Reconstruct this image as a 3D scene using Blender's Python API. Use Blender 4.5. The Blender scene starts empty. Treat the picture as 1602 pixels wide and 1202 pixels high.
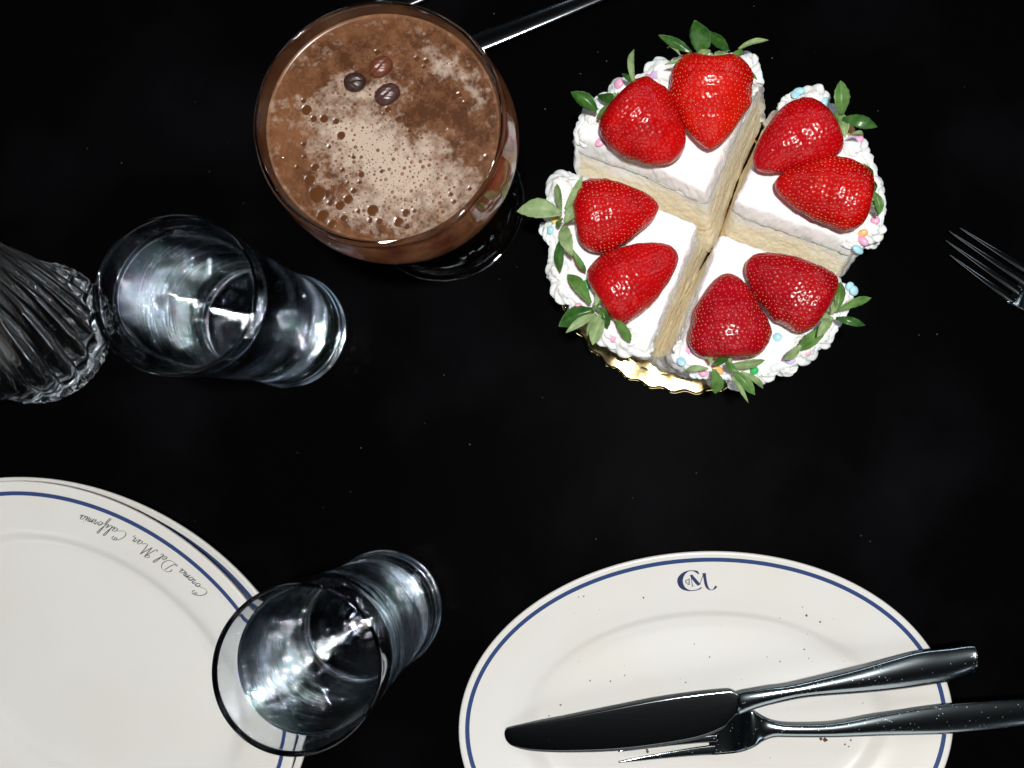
import bpy, math, random
import numpy as np
from mathutils import Vector, Matrix

random.seed(7)
RNG = np.random.default_rng(7)
scene = bpy.context.scene
MM = 0.001

# ------------------------------------------------------------------ camera
FOC = 1552.0                     # focal length in pixels of a 1602 px wide picture
CX, CY = 993.0, 534.0            # principal point (the photograph is an off-centre crop)
HC = 580.0                       # camera height in mm
NAD = (990.0, 685.0)             # the point straight below the lens
_d = np.array([NAD[0] - CX, -(NAD[1] - CY), -FOC]); _d /= np.linalg.norm(_d)
_z = -_d
_x = np.array([1., 0, 0]) - _z * _z[0]; _x /= np.linalg.norm(_x)
_y = np.cross(_z, _x)
ROT = np.stack([_x, _y, _z], 1)   # world to camera


def P(px, py, z):
    """Point of the place (mm) at height z that lies on this line of sight."""
    v = ROT.T @ np.array([px - CX, -(py - CY), -FOC])
    t = (z - HC) / v[2]
    return np.array([v[0] * t, v[1] * t, z])


cam_d = bpy.data.cameras.new('camera')
cam = bpy.data.objects.new('camera', cam_d)
scene.collection.objects.link(cam)
m = Matrix([list(r) for r in ROT.T]).to_4x4()
m.translation = Vector((0, 0, HC * MM))
cam.matrix_world = m
cam_d.sensor_fit = 'HORIZONTAL'
cam_d.sensor_width = 36.0
cam_d.lens = FOC / 1602 * 36
cam_d.shift_x = (801 - CX) / 1602
cam_d.shift_y = -(601 - CY) / 1602
cam_d.clip_start = 0.01
cam_d.clip_end = 20
scene.camera = cam

# ------------------------------------------------------------------ world and light
world = bpy.data.worlds.new('World'); scene.world = world
world.use_nodes = True
bg = world.node_tree.nodes['Background']
bg.inputs['Color'].default_value = (0.6, 0.75, 1.0, 1)
bg.inputs['Strength'].default_value = 0.004

HL = 1080.0
GL = P(1032, 592, 1.5)
lamp_d = bpy.data.lights.new('flash_light', 'AREA')
lamp_d.shape = 'DISK'
lamp_d.size = 0.06
lamp_d.energy = 10.1
lamp_d.color = (1.0, 0.975, 0.94)
lamp = bpy.data.objects.new('flash_light', lamp_d)
scene.collection.objects.link(lamp)
lamp.location = (GL[0] * (1 + HL / HC) * MM, 0.018, HL * MM)

# added fill lights round the table: glints in glass and steel, brighter cake cuts
for (lx, ly, lz, sx_, sy_, rad_) in [(1.45, 0.55, 1.0, 0.55, 0.30, 3.0), (1.0, -1.05, 1.3, 0.5, 0.12, 5.0), (0.1, 1.45, 1.4, 0.8, 0.10, 8.0), (1.0, 1.35, 0.9, 0.10, 0.5, 8.0),
                                     (-0.95, 1.25, 1.1, 0.5, 0.3, 3.0), (0.05, -1.2, 0.75, 1.0, 0.5, 1.5), (-1.2, -1.1, 0.8, 0.10, 0.5, 10.0), (-1.75, 0.2, 1.1, 0.5, 0.30, 4.0)]:
    ld = bpy.data.lights.new('fill_light', 'AREA'); ld.shape = 'RECTANGLE'; ld.size = sx_; ld.size_y = sy_
    ld.energy = rad_ * math.pi * sx_ * sy_; ld.color = (0.80, 0.90, 1.0) if rad_ != 1.5 else (1.0, 0.97, 0.93)
    lo_ = bpy.data.objects.new('fill_light', ld); scene.collection.objects.link(lo_); lo_.location = (lx, ly, lz)
    lo_.rotation_euler = (Vector((0, 0, 0)) - Vector((lx, ly, lz))).to_track_quat('-Z', 'Y').to_euler()

scene.view_settings.view_transform = 'Standard'
scene.view_settings.look = 'None'
scene.view_settings.exposure = 0.24
scene.view_settings.gamma = 1.0
scene.render.engine = 'CYCLES'
cy = scene.cycles
cy.max_bounces = 16; cy.transmission_bounces = 16; cy.glossy_bounces = 8; cy.diffuse_bounces = 3
cy.transparent_max_bounces = 16
cy.caustics_reflective = True; cy.caustics_refractive = True
cy.blur_glossy = 0.5
cy.sample_clamp_indirect = 0.0
cy.use_denoising = True


# ------------------------------------------------------------------ object helpers
def props(o, label=None, cat=None, group=None, kind=None):
    if label: o['label'] = label
    if cat: o['category'] = cat
    if group: o['group'] = group
    if kind: o['kind'] = kind
    return o


def thing(name, label, cat, loc_mm=(0, 0, 0), group=None):
    o = bpy.data.objects.new(name, None)
    o.empty_display_size = 0.02
    scene.collection.objects.link(o)
    o.location = [c * MM for c in loc_mm]
    return props(o, label, cat, group)


def meshobj(name, V, Fs, mat, parent=None, smooth=True, shade=None):
    """V in mm, in world coordinates; stored relative to the parent."""
    V = np.asarray(V, float)
    off = np.array([0., 0, 0])
    if parent is not None:
        off = np.array(parent_world(parent)) / MM
    me = bpy.data.meshes.new(name)
    me.from_pydata(((V - off) * MM).tolist(), [], Fs if isinstance(Fs, list) else Fs.tolist())
    me.update()
    if smooth:
        me.polygons.foreach_set('use_smooth', [True] * len(me.polygons))
    if mat: me.materials.append(mat)
    o = bpy.data.objects.new(name, me)
    scene.collection.objects.link(o)
    if parent is not None:
        o.parent = parent
    return o


def parent_world(p):
    v = Vector(p.location)
    while p.parent:
        p = p.parent
        v = v + Vector(p.location)
    return v


def own_origin(o, c_mm):
    """Move the origin of a mesh object to c_mm (world, mm) without moving its surface."""
    pw = parent_world(o.parent) if o.parent else Vector((0, 0, 0))
    cur = parent_world(o)
    new = Vector([c * MM for c in c_mm])
    o.data.transform(Matrix.Translation(cur - new))
    o.location = new - pw
    return o


def gridfaces(nu, nv, wu=False, wv=False, off=0):
    iu = np.arange(nu if wu else nu - 1); iv = np.arange(nv if wv else nv - 1)
    A, B = np.meshgrid(iu, iv, indexing='ij')
    A2 = (A + 1) % nu; B2 = (B + 1) % nv
    f = np.stack([A * nv + B, A2 * nv + B, A2 * nv + B2, A * nv + B2], -1).reshape(-1, 4)
    return f + off


def revolve(profile, n=96, closed=False, centre=(0, 0, 0), fr=None):
    """profile (r,z) list -> verts, faces. fr(theta, r, z) may change the radius."""
    pr = np.array(profile, float)
    th = np.linspace(0, 2 * np.pi, n, endpoint=False)
    R = pr[None, :, 0].repeat(n, 0); Z = pr[None, :, 1].repeat(n, 0)
    T = th[:, None].repeat(len(pr), 1)
    if fr is not None: R, T = fr(T, R, Z)
    V = np.stack([R * np.cos(T) + centre[0], R * np.sin(T) + centre[1], Z + centre[2]], -1).reshape(-1, 3)
    return V, gridfaces(n, len(pr), True, closed)


def smooth_curve(pts, k=8, closed=False):
    """Catmull-Rom through the points."""
    p = np.array(pts, float); n = len(p); out = []
    segs = n if closed else n - 1
    for i in range(segs):
        if closed:
            a, b, c, d = p[(i - 1) % n], p[i], p[(i + 1) % n], p[(i + 2) % n]
        else:
            a, b, c, d = p[max(i - 1, 0)], p[i], p[i + 1], p[min(i + 2, n - 1)]
        for j in range(k):
            t = j / k
            out.append(0.5 * ((2 * b) + (-a + c) * t + (2 * a - 5 * b + 4 * c - d) * t * t + (-a + 3 * b - 3 * c + d) * t ** 3))
    if not closed: out.append(p[-1])
    return np.array(out)


def resample(p, n, closed=False):
    p = np.asarray(p, float)
    if closed: p = np.vstack([p, p[:1]])
    s = np.r_[0, np.cumsum(np.linalg.norm(np.diff(p, axis=0), axis=1))]
    t = np.linspace(0, s[-1], n, endpoint=not closed)
    return np.stack([np.interp(t, s, p[:, i]) for i in range(p.shape[1])], 1)


# smooth lattice noise in numpy
def _hash(ix, iy, iz, seed):
    h = (ix.astype(np.int64) * 374761393 + iy.astype(np.int64) * 668265263 + iz.astype(np.int64) * 2147483647 + seed * 974634777) & 0xffffffff
    h = ((h ^ (h >> 13)) * 1274126177) & 0xffffffff
    h = h ^ (h >> 16)
    return (h & 0xffff) / 65535.0


def noise3(p, scale, seed=0):
    q = np.asarray(p, float) * scale
    i = np.floor(q); f = q - i; f = f * f * (3 - 2 * f)
    out = 0
    for dx in (0, 1):
        for dy in (0, 1):
            for dz in (0, 1):
                w = (f[..., 0] if dx else 1 - f[..., 0]) * (f[..., 1] if dy else 1 - f[..., 1]) * (f[..., 2] if dz else 1 - f[..., 2])
                out = out + w * _hash(i[..., 0] + dx, i[..., 1] + dy, i[..., 2] + dz, seed)
    return out * 2 - 1


def fbm(p, scale, seed=0, oct=4):
    return sum(noise3(p, scale * 2 ** k, seed + k) * 0.5 ** k for k in range(oct))


# ------------------------------------------------------------------ materials
def mat(name, col, rough=0.5, metal=0.0, spec=0.5, **kw):
    m = bpy.data.materials.new(name); m.use_nodes = True
    b = m.node_tree.nodes['Principled BSDF']
    b.inputs['Base Color'].default_value = (*col, 1)
    b.inputs['Roughness'].default_value = rough
    b.inputs['Metallic'].default_value = metal
    b.inputs['Specular IOR Level'].default_value = spec
    for k, v in kw.items():
        b.inputs[k.replace('_', ' ')].default_value = v
    m['_b'] = 1
    return m


def N(m, typ, **kw):
    n = m.node_tree.nodes.new(typ)
    for k, v in kw.items():
        setattr(n, k, v)
    return n


def link(m, a, b):
    m.node_tree.links.new(a, b)


def bsdf(m): return m.node_tree.nodes['Principled BSDF']


def add_bump(m, scale, dist_mm, detail=4, strength=1.0, stretch=None, second=None):
    tc = N(m, 'ShaderNodeTexCoord')
    src = tc.outputs['Object']
    if stretch:
        mp = N(m, 'ShaderNodeMapping'); mp.inputs['Scale'].default_value = stretch
        link(m, src, mp.inputs['Vector']); src = mp.outputs['Vector']
    nz = N(m, 'ShaderNodeTexNoise'); nz.inputs['Scale'].default_value = scale; nz.inputs['Detail'].default_value = detail
    link(m, src, nz.inputs['Vector'])
    bp = N(m, 'ShaderNodeBump'); bp.inputs['Strength'].default_value = strength; bp.inputs['Distance'].default_value = dist_mm * MM
    link(m, nz.outputs['Fac'], bp.inputs['Height'])
    link(m, bp.outputs['Normal'], bsdf(m).inputs['Normal'])
    return src, nz, bp


def mix_colour(m, fac, a, b, sock='Base Color'):
    mx = N(m, 'ShaderNodeMix', data_type='RGBA')
    link(m, fac, mx.inputs['Factor'])
    if isinstance(a, tuple): mx.inputs['A'].default_value = (*a, 1)
    else: link(m, a, mx.inputs['A'])
    mx.inputs['B'].default_value = (*b, 1)
    if sock: link(m, mx.outputs['Result'], bsdf(m).inputs[sock])
    return mx.outputs['Result']


def ramp(m, src, lo, hi):
    r = N(m, 'ShaderNodeMapRange'); r.inputs['From Min'].default_value = lo; r.inputs['From Max'].default_value = hi
    link(m, src, r.inputs['Value'])
    return r.outputs['Result']


# black lacquered table with a little dust
M_table = mat('black_lacquer', (0.0012, 0.0012, 0.0014), 0.16, spec=0.003)
tc = N(M_table, 'ShaderNodeTexCoord')
vo = N(M_table, 'ShaderNodeTexVoronoi'); vo.inputs['Scale'].default_value = 190
link(M_table, tc.outputs['Object'], vo.inputs['Vector'])
sep = N(M_table, 'ShaderNodeSeparateColor'); link(M_table, vo.outputs['Color'], sep.inputs['Color'])
near = ramp(M_table, vo.outputs['Distance'], 0.085, 0.04)
rare = ramp(M_table, sep.outputs['Red'], 0.965, 0.985)
mu = N(M_table, 'ShaderNodeMath', operation='MULTIPLY'); link(M_table, near, mu.inputs[0]); link(M_table, rare, mu.inputs[1])
c1 = mix_colour(M_table, mu.outputs[0], (0.0012, 0.0012, 0.0014), (0.12, 0.11, 0.10), None)
sm = N(M_table, 'ShaderNodeTexNoise'); sm.inputs['Scale'].default_value = 9; sm.inputs['Detail'].default_value = 6
link(M_table, tc.outputs['Object'], sm.inputs['Vector'])
sf = ramp(M_table, sm.outputs['Fac'], 0.5, 0.8)
mix_colour(M_table, sf, c1, (0.004, 0.004, 0.005))
rr = N(M_table, 'ShaderNodeMapRange'); rr.inputs['To Min'].default_value = 0.30; rr.inputs['To Max'].default_value = 0.42
link(M_table, sm.outputs['Fac'], rr.inputs['Value']); link(M_table, rr.outputs['Result'], bsdf(M_table).inputs['Roughness'])

M_glass = mat('clear_glass', (0.90, 0.955, 1.0), 0.045, Transmission_Weight=1.0, IOR=1.5)


def ring_streaks(m, bump_mm, r_lo, r_hi, freq=420.0):
    """Turned streaks that run round the axis of the glass: fine along its height and radius, long round it."""
    tc = N(m, 'ShaderNodeTexCoord'); sp = N(m, 'ShaderNodeSeparateXYZ'); link(m, tc.outputs['Object'], sp.inputs['Vector'])
    at = N(m, 'ShaderNodeMath', operation='ARCTAN2'); link(m, sp.outputs['Y'], at.inputs[0]); link(m, sp.outputs['X'], at.inputs[1])
    cs = N(m, 'ShaderNodeMath', operation='COSINE'); link(m, at.outputs[0], cs.inputs[0])
    sn = N(m, 'ShaderNodeMath', operation='SINE'); link(m, at.outputs[0], sn.inputs[0])
    c1 = N(m, 'ShaderNodeMath', operation='MULTIPLY'); link(m, cs.outputs[0], c1.inputs[0]); c1.inputs[1].default_value = 2.2
    s1 = N(m, 'ShaderNodeMath', operation='MULTIPLY'); link(m, sn.outputs[0], s1.inputs[0]); s1.inputs[1].default_value = 2.2
    x2 = N(m, 'ShaderNodeVectorMath', operation='MULTIPLY'); x2.inputs[1].default_value = (1, 1, 0); link(m, tc.outputs['Object'], x2.inputs[0])
    ln = N(m, 'ShaderNodeVectorMath', operation='LENGTH'); link(m, x2.outputs['Vector'], ln.inputs[0])
    ad = N(m, 'ShaderNodeMath', operation='ADD'); link(m, ln.outputs['Value'], ad.inputs[0]); link(m, sp.outputs['Z'], ad.inputs[1])
    ml = N(m, 'ShaderNodeMath', operation='MULTIPLY'); link(m, ad.outputs[0], ml.inputs[0]); ml.inputs[1].default_value = freq
    cb = N(m, 'ShaderNodeCombineXYZ'); link(m, c1.outputs[0], cb.inputs['X']); link(m, s1.outputs[0], cb.inputs['Y']); link(m, ml.outputs[0], cb.inputs['Z'])
    nz = N(m, 'ShaderNodeTexNoise'); nz.inputs['Scale'].default_value = 1.0; nz.inputs['Detail'].default_value = 4; link(m, cb.outputs['Vector'], nz.inputs['Vector'])
    bp = N(m, 'ShaderNodeBump'); bp.inputs['Distance'].default_value = bump_mm * MM
    low = N(m, 'ShaderNodeMapRange'); low.inputs['From Min'].default_value = 0.118; low.inputs['From Max'].default_value = 0.095
    link(m, sp.outputs['Z'], low.inputs['Value']); link(m, low.outputs['Result'], bp.inputs['Strength'])
    link(m, nz.outputs['Fac'], bp.inputs['Height']); link(m, bp.outputs['Normal'], bsdf(m).inputs['Normal'])
    n2 = N(m, 'ShaderNodeTexNoise'); n2.inputs['Scale'].default_value = 0.50; n2.inputs['Detail'].default_value = 4; link(m, cb.outputs['Vector'], n2.inputs['Vector'])
    pt = N(m, 'ShaderNodeMapRange'); pt.inputs['From Min'].default_value = 0.52; pt.inputs['From Max'].default_value = 0.60; pt.inputs['To Min'].default_value = 0.12
    link(m, n2.outputs['Fac'], pt.inputs['Value'])
    sm_ = N(m, 'ShaderNodeMath', operation='MULTIPLY'); link(m, pt.outputs['Result'], sm_.inputs[0]); link(m, low.outputs['Result'], sm_.inputs[1])
    link(m, sm_.outputs[0], bp.inputs['Strength'])
    r = N(m, 'ShaderNodeMapRange'); r.inputs['From Min'].default_value = 0.55; r.inputs['From Max'].default_value = 0.62
    r.inputs['To Min'].default_value = r_lo; r.inputs['To Max'].default_value = r_hi
    mlo = N(m, 'ShaderNodeMath', operation='MULTIPLY'); link(m, n2.outputs['Fac'], mlo.inputs[0]); link(m, low.outputs['Result'], mlo.inputs[1])
    link(m, mlo.outputs[0], r.inputs['Value']); link(m, r.outputs['Result'], bsdf(m).inputs['Roughness'])


ring_streaks(M_glass, 0.50, 0.012, 0.10, 420.0)
M_glass_rib = mat('ribbed_glass', (0.97, 0.98, 0.98), 0.06, Transmission_Weight=1.0, IOR=1.5)
add_bump(M_glass_rib, 120, 0.06, 3)
M_glass_coupe = mat('coupe_glass', (0.97, 0.97, 0.93), 0.01, Transmission_Weight=1.0, IOR=1.5)
M_water = mat('clear_water', (0.97, 0.99, 1.0), 0.0, Transmission_Weight=1.0, IOR=1.33)

M_china = mat('white_china', (0.665, 0.658, 0.635), 0.30, spec=0.5)
_, _nz, _ = add_bump(M_china, 60, 0.05, 2, 0.6)
_n2 = N(M_china, 'ShaderNodeTexNoise'); _n2.inputs['Scale'].default_value = 14; _n2.inputs['Detail'].default_value = 5
link(M_china, N(M_china, 'ShaderNodeTexCoord').outputs['Object'], _n2.inputs['Vector'])
mix_colour(M_china, ramp(M_china, _n2.outputs['Fac'], 0.45, 0.75), (0.665, 0.658, 0.635), (0.65, 0.63, 0.58))
M_blue = mat('cobalt_glaze', (0.032, 0.060, 0.17), 0.2)
M_navy = mat('navy_print', (0.022, 0.032, 0.10), 0.3)
M_ink = mat('grey_ink', (0.05, 0.055, 0.075), 0.35)


def steel(name, col, rough, stretch, thr=1.30):
    m = mat(name, col, rough, metal=1.0)
    tcx = N(m, 'ShaderNodeTexCoord')
    v = N(m, 'ShaderNodeTexVoronoi'); v.inputs['Scale'].default_value = 900
    link(m, tcx.outputs['Object'], v.inputs['Vector'])
    s = N(m, 'ShaderNodeSeparateColor'); link(m, v.outputs['Color'], s.inputs['Color'])
    a = ramp(m, v.outputs['Distance'], 0.30, 0.12)
    nn = N(m, 'ShaderNodeTexNoise'); nn.inputs['Scale'].default_value = 45; nn.inputs['Detail'].default_value = 3
    link(m, tcx.outputs['Object'], nn.inputs['Vector'])
    sub = N(m, 'ShaderNodeMath', operation='MULTIPLY_ADD'); sub.inputs[1].default_value = -0.5; sub.inputs[2].default_value = thr
    link(m, nn.outputs['Fac'], sub.inputs[0])
    gt = N(m, 'ShaderNodeMath', operation='GREATER_THAN'); link(m, s.outputs['Red'], gt.inputs[0]); link(m, sub.outputs[0], gt.inputs[1])
    mu = N(m, 'ShaderNodeMath', operation='MULTIPLY'); link(m, a, mu.inputs[0]); link(m, gt.outputs[0], mu.inputs[1])
    # dried water spots: rough little scales on the metal
    rg = N(m, 'ShaderNodeMapRange'); rg.inputs['To Min'].default_value = rough; rg.inputs['To Max'].default_value = 0.75
    link(m, mu.outputs[0], rg.inputs['Value']); link(m, rg.outputs['Result'], bsdf(m).inputs['Roughness'])
    n2 = N(m, 'ShaderNodeTexNoise'); n2.inputs['Scale'].default_value = 300; n2.inputs['Detail'].default_value = 4
    mp = N(m, 'ShaderNodeMapping'); mp.inputs['Scale'].default_value = stretch
    link(m, tcx.outputs['Object'], mp.inputs['Vector']); link(m, mp.outputs['Vector'], n2.inputs['Vector'])
    ad = N(m, 'ShaderNodeMath', operation='ADD'); link(m, n2.outputs['Fac'], ad.inputs[0]); link(m, mu.outputs[0], ad.inputs[1])
    bp = N(m, 'ShaderNodeBump'); bp.inputs['Strength'].default_value = 0.5; bp.inputs['Distance'].default_value = 0.03 * MM
    link(m, ad.outputs[0], bp.inputs['Height']); link(m, bp.outputs['Normal'], bsdf(m).inputs['Normal'])
    return m


M_steel = steel('polished_steel', (0.23, 0.27, 0.29), 0.15, (0.3, 3, 3), 1.12)
M_steel_shaded = steel('shaded_steel', (0.15, 0.165, 0.175), 0.14, (0.3, 3, 3))  # same steel, darkened in its colour where reflections should fall dark

M_gold = mat('gold_foil_card', (0.62, 0.50, 0.25), 0.09, metal=1.0)
add_bump(M_gold, 75, 0.16, 3, 1.0)

M_cream = mat('whipped_cream', (0.94, 0.925, 0.91), 0.55, spec=0.35, Subsurface_Weight=0.25, Subsurface_Scale=0.004)
add_bump(M_cream, 260, 0.22, 4)

M_sponge = mat('sponge_cake', (0.85, 0.75, 0.58), 0.9, spec=0.1, Subsurface_Weight=0.5, Subsurface_Scale=0.003)
_src, _nz, _bp = add_bump(M_sponge, 700, 0.14, 5)
_sx = N(M_sponge, 'ShaderNodeSeparateXYZ'); link(M_sponge, _src, _sx.inputs['Vector'])
_wob = N(M_sponge, 'ShaderNodeTexNoise'); _wob.inputs['Scale'].default_value = 55; _wob.inputs['Detail'].default_value = 4
link(M_sponge, _src, _wob.inputs['Vector'])
_h = N(M_sponge, 'ShaderNodeMath', operation='MULTIPLY_ADD'); _h.inputs[1].default_value = 0.020
link(M_sponge, _wob.outputs['Fac'], _h.inputs[0]); link(M_sponge, _sx.outputs['Z'], _h.inputs[2])
_pal = mix_colour(M_sponge, ramp(M_sponge, _nz.outputs['Fac'], 0.35, 0.65), (0.95, 0.80, 0.55), (0.98, 0.91, 0.74), None)
_pal = mix_colour(M_sponge, ramp(M_sponge, _h.outputs[0], 0.050, 0.058), _pal, (0.92, 0.89, 0.84), None)
_pal = mix_colour(M_sponge, ramp(M_sponge, _h.outputs[0], 0.0165, 0.0125), _pal, (0.74, 0.52, 0.28), None)
_ln = N(M_sponge, 'ShaderNodeMath', operation='SUBTRACT'); _ln.inputs[1].default_value = 0.034; link(M_sponge, _h.outputs[0], _ln.inputs[0])
_ab = N(M_sponge, 'ShaderNodeMath', operation='ABSOLUTE'); link(M_sponge, _ln.outputs[0], _ab.inputs[0])
_pal = mix_colour(M_sponge, ramp(M_sponge, _ab.outputs[0], 0.0012, 0.0002), _pal, (0.72, 0.50, 0.27))

M_berry = mat('strawberry_skin', (0.56, 0.004, 0.006), 0.27, spec=0.38, Coat_Weight=0.12, Coat_Roughness=0.12)
_src, _nz, _bp = add_bump(M_berry, 500, 0.05, 3)
_oi = N(M_berry, 'ShaderNodeObjectInfo')
_bn = N(M_berry, 'ShaderNodeTexNoise'); _bn.inputs['Scale'].default_value = 60
link(M_berry, _src, _bn.inputs['Vector'])
_c = mix_colour(M_berry, ramp(M_berry, _bn.outputs['Fac'], 0.35, 0.7), (0.36, 0.001, 0.002), (0.56, 0.002, 0.002), None)
mix_colour(M_berry, ramp(M_berry, _oi.outputs['Random'], 0.3, 2.2), _c, (0.36, 0.001, 0.012))
def berry_variant(name, a, b):
    m = M_berry.copy(); m.name = name
    mixes = [n for n in m.node_tree.nodes if n.bl_idname == 'ShaderNodeMix']
    mixes[0].inputs['A'].default_value = (*a, 1); mixes[0].inputs['B'].default_value = (*b, 1)
    return m


M_berry_orange = berry_variant('scarlet_strawberry_skin', (0.50, 0.003, 0.002), (0.64, 0.010, 0.003))
M_berry_dark = berry_variant('crimson_strawberry_skin', (0.28, 0.001, 0.006), (0.42, 0.002, 0.008))
M_seed = mat('strawberry_seed', (0.62, 0.20, 0.06), 0.3)
M_seed_red = mat('reddish_strawberry_seed', (0.48, 0.07, 0.03), 0.25)


def leafmat(name, a, b, rough):
    m = mat(name, a, rough, spec=0.4)
    s, nz, bp = add_bump(m, 220, 0.25, 3, 1.0, (1, 1, 1))
    mix_colour(m, ramp(m, nz.outputs['Fac'], 0.35, 0.7), a, b)
    return m


M_leaf_dark = leafmat('leaf_upper_side', (0.020, 0.075, 0.012), (0.055, 0.15, 0.025), 0.3)
M_leaf_mid = leafmat('leaf_middle_green', (0.07, 0.17, 0.035), (0.14, 0.27, 0.07), 0.4)
M_leaf_pale = leafmat('leaf_under_side', (0.17, 0.26, 0.10), (0.30, 0.40, 0.19), 0.55)

M_liquid = mat('coffee_liqueur', (0.30, 0.055, 0.014), 0.25, spec=0.4)
_s, _n, _b = add_bump(M_liquid, 60, 0.0, 4, 0.0, (1, 1, 1))
mix_colour(M_liquid, ramp(M_liquid, _n.outputs['Fac'], 0.38, 0.68), (0.17, 0.042, 0.015), (0.38, 0.17, 0.08))
M_foam = mat('coffee_foam', (0.5, 0.3, 0.2), 0.24, spec=0.5)
_at = N(M_foam, 'ShaderNodeAttribute', attribute_name='foam_colour')
link(M_foam, _at.outputs['Color'], bsdf(M_foam).inputs['Base Color'])
M_bubble = mat('bubble_film', (0.085, 0.030, 0.009), 0.22, spec=0.4)
M_bubble_pale = mat('pale_bubble_film', (0.17, 0.075, 0.035), 0.07, spec=1.0)
M_bean = mat('roasted_bean', (0.030, 0.011, 0.008), 0.38, spec=0.5)
add_bump(M_bean, 400, 0.12, 3)
M_bean_red = mat('reddish_bean', (0.115, 0.028, 0.010), 0.35, spec=0.5)
add_bump(M_bean_red, 400, 0.12, 3)
M_crumb = mat('brown_crumb', (0.12, 0.045, 0.015), 0.8)

# ------------------------------------------------------------------ table
table = meshobj('table_top', [(-1500, -1500, 0), (1500, -1500, 0), (1500, 1500, 0), (-1500, 1500, 0)], [(0, 1, 2, 3)], M_table, smooth=False)
props(table, kind='structure')

# ------------------------------------------------------------------ cake
ZT = 60.0
board_c = P(1080, 403, 0)
t = thing('cake_board', 'thin round gold foil cake board glinting in the flash under the cake', 'cake board', (board_c[0], board_c[1], 0))
prof = [(0.01, 0.3), (79.5, 0.3), (80.5, 0.6), (80.9, 1.2), (80.5, 1.8), (79.5, 2.0), (60, 1.9), (30, 1.9), (0.01, 1.9)]
pp = []
for a, b in zip(prof[:-1], prof[1:]):
    k = 1 if abs(a[0] - b[0]) < 5 else 24
    for j in range(k): pp.append((a[0] + (b[0] - a[0]) * j / k, a[1] + (b[1] - a[1]) * j / k))
pp.append(prof[-1])
V, Fc = revolve(pp, 220, False, (board_c[0], board_c[1], 0))
top = V[:, 2] > 1.5
rad0 = np.hypot(V[:, 0] - board_c[0], V[:, 1] - board_c[1])
V[:, 2] += np.where(top, 0.22 * noise3(V * [1, 1, 0], 0.10, 4) + 1.35 * (1 - (rad0 / 80) ** 2), 0)
rad = np.hypot(V[:, 0] - board_c[0], V[:, 1] - board_c[1]); ang = np.arctan2(V[:, 1] - board_c[1], V[:, 0] - board_c[0])
sc_ = 1 + np.where(rad > 72, 0.012 * np.sin(ang * 36), 0)
V[:, 0] = board_c[0] + (V[:, 0] - board_c[0]) * sc_; V[:, 1] = board_c[1] + (V[:, 1] - board_c[1]) * sc_
meshobj('foil_disc', V, Fc, M_gold, t)


def line_pts(a, b, n):
    return [tuple(np.array(a) + (np.array(b) - np.array(a)) * i / n) for i in range(n)]


def W(px, py, z=ZT):
    return P(px, py, z)[:2]


# every slice: outline of its top (world mm), the cut edges first then the outer arc; bottom outline in the same order
def slice_outline(cut_top, arc_px, cut_bot, arc_bottom_scale=0.93):
    """cut_top: world points end1 -> apex -> end2 ; cut_bot the same at table level ; arc from end2 back to end1."""
    cut_t = resample(np.array(cut_top), 260)
    cut_b = resample(np.array(cut_bot), 260)
    arc = smooth_curve([W(*p) for p in arc_px], 6)
    arc = resample(arc, 130)
    cen = np.array(cut_top).mean(0)
    arc_b = arc.copy()
    for i in range(len(arc)):
        s = i / (len(arc) - 1)
        e = cut_b[-1] * (1 - s) + cut_b[0] * s - (arc[0] * (1 - s) + arc[-1] * s)
        k = min(s, 1 - s) * 6
        k = max(0, 1 - k)
        inw = (cen - arc[i]); inw = inw / np.linalg.norm(inw) * 6
        arc_b[i] = arc[i] + e * k + inw * (1 - k)
    A_, B_ = np.vstack([cut_t, arc[1:-1]]), np.vstack([cut_b, arc_b[1:-1]])
    for _ in range(14):
        A_ = (np.roll(A_, 1, 0) + 2 * A_ + np.roll(A_, -1, 0)) / 4; B_ = (np.roll(B_, 1, 0) + 2 * B_ + np.roll(B_, -1, 0)) / 4
    return A_, B_, 260


SL = {
    'A': dict(cut_top=[W(901, 211), W(953, 234), W(998, 249), W(1103, 303), W(1145, 212), W(1186, 124)],
              cut_bot=[(-32, 130), (-10, 124), (15, 118), (47.5, 107), (62, 151), (77.5, 187)],
              arc=[(1186, 124), (1178, 98), (1150, 90), (1110, 90), (1062, 98), (1035, 110), (1000, 124), (962, 142), (930, 170), (908, 192), (901, 211)],
              label='cake slice at the upper left holding two strawberries, widest pale cut side facing down'),
    'B': dict(cut_top=[W(1238, 152), W(1190, 236), W(1148, 316), W(1245, 350), W(1343, 383)],
              cut_bot=[(78.6, 186), (63, 153), (46.5, 105), (76, 95), (110, 80)],
              arc=[(1343, 383), (1372, 352), (1379, 312), (1368, 272), (1352, 238), (1328, 203), (1300, 168), (1268, 149), (1238, 152)],
              label='cake slice at the upper right with blue sprinkles on its cream corner'),
    'C': dict(cut_top=[W(1012, 554), W(1052, 456), W(1092, 351), W(1000, 312), W(903, 277)],
              cut_bot=[(13.4, 46), (31, 82), (45, 109), (1, 115), (-32, 125)],
              arc=[(903, 277), (880, 283), (865, 312), (862, 348), (868, 385), (866, 425), (884, 460), (915, 490), (945, 512), (975, 538), (1012, 554)],
              label='cake slice at the lower left, the one nearest the gold glint of the board'),
    'D': dict(cut_top=[W(1305, 433), W(1216, 398), W(1127, 364), W(1093, 460), W(1060, 556)],
              cut_bot=[(103, 71), (73, 83), (43.5, 105), (25, 76), (10.5, 45)],
              arc=[(1060, 556), (1075, 574), (1105, 584), (1145, 588), (1190, 582), (1230, 566), (1272, 543), (1305, 515), (1322, 483), (1320, 455), (1305, 433)],
              label='cake slice at the lower right with a green sprinkle on its cream border'),
}
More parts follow.
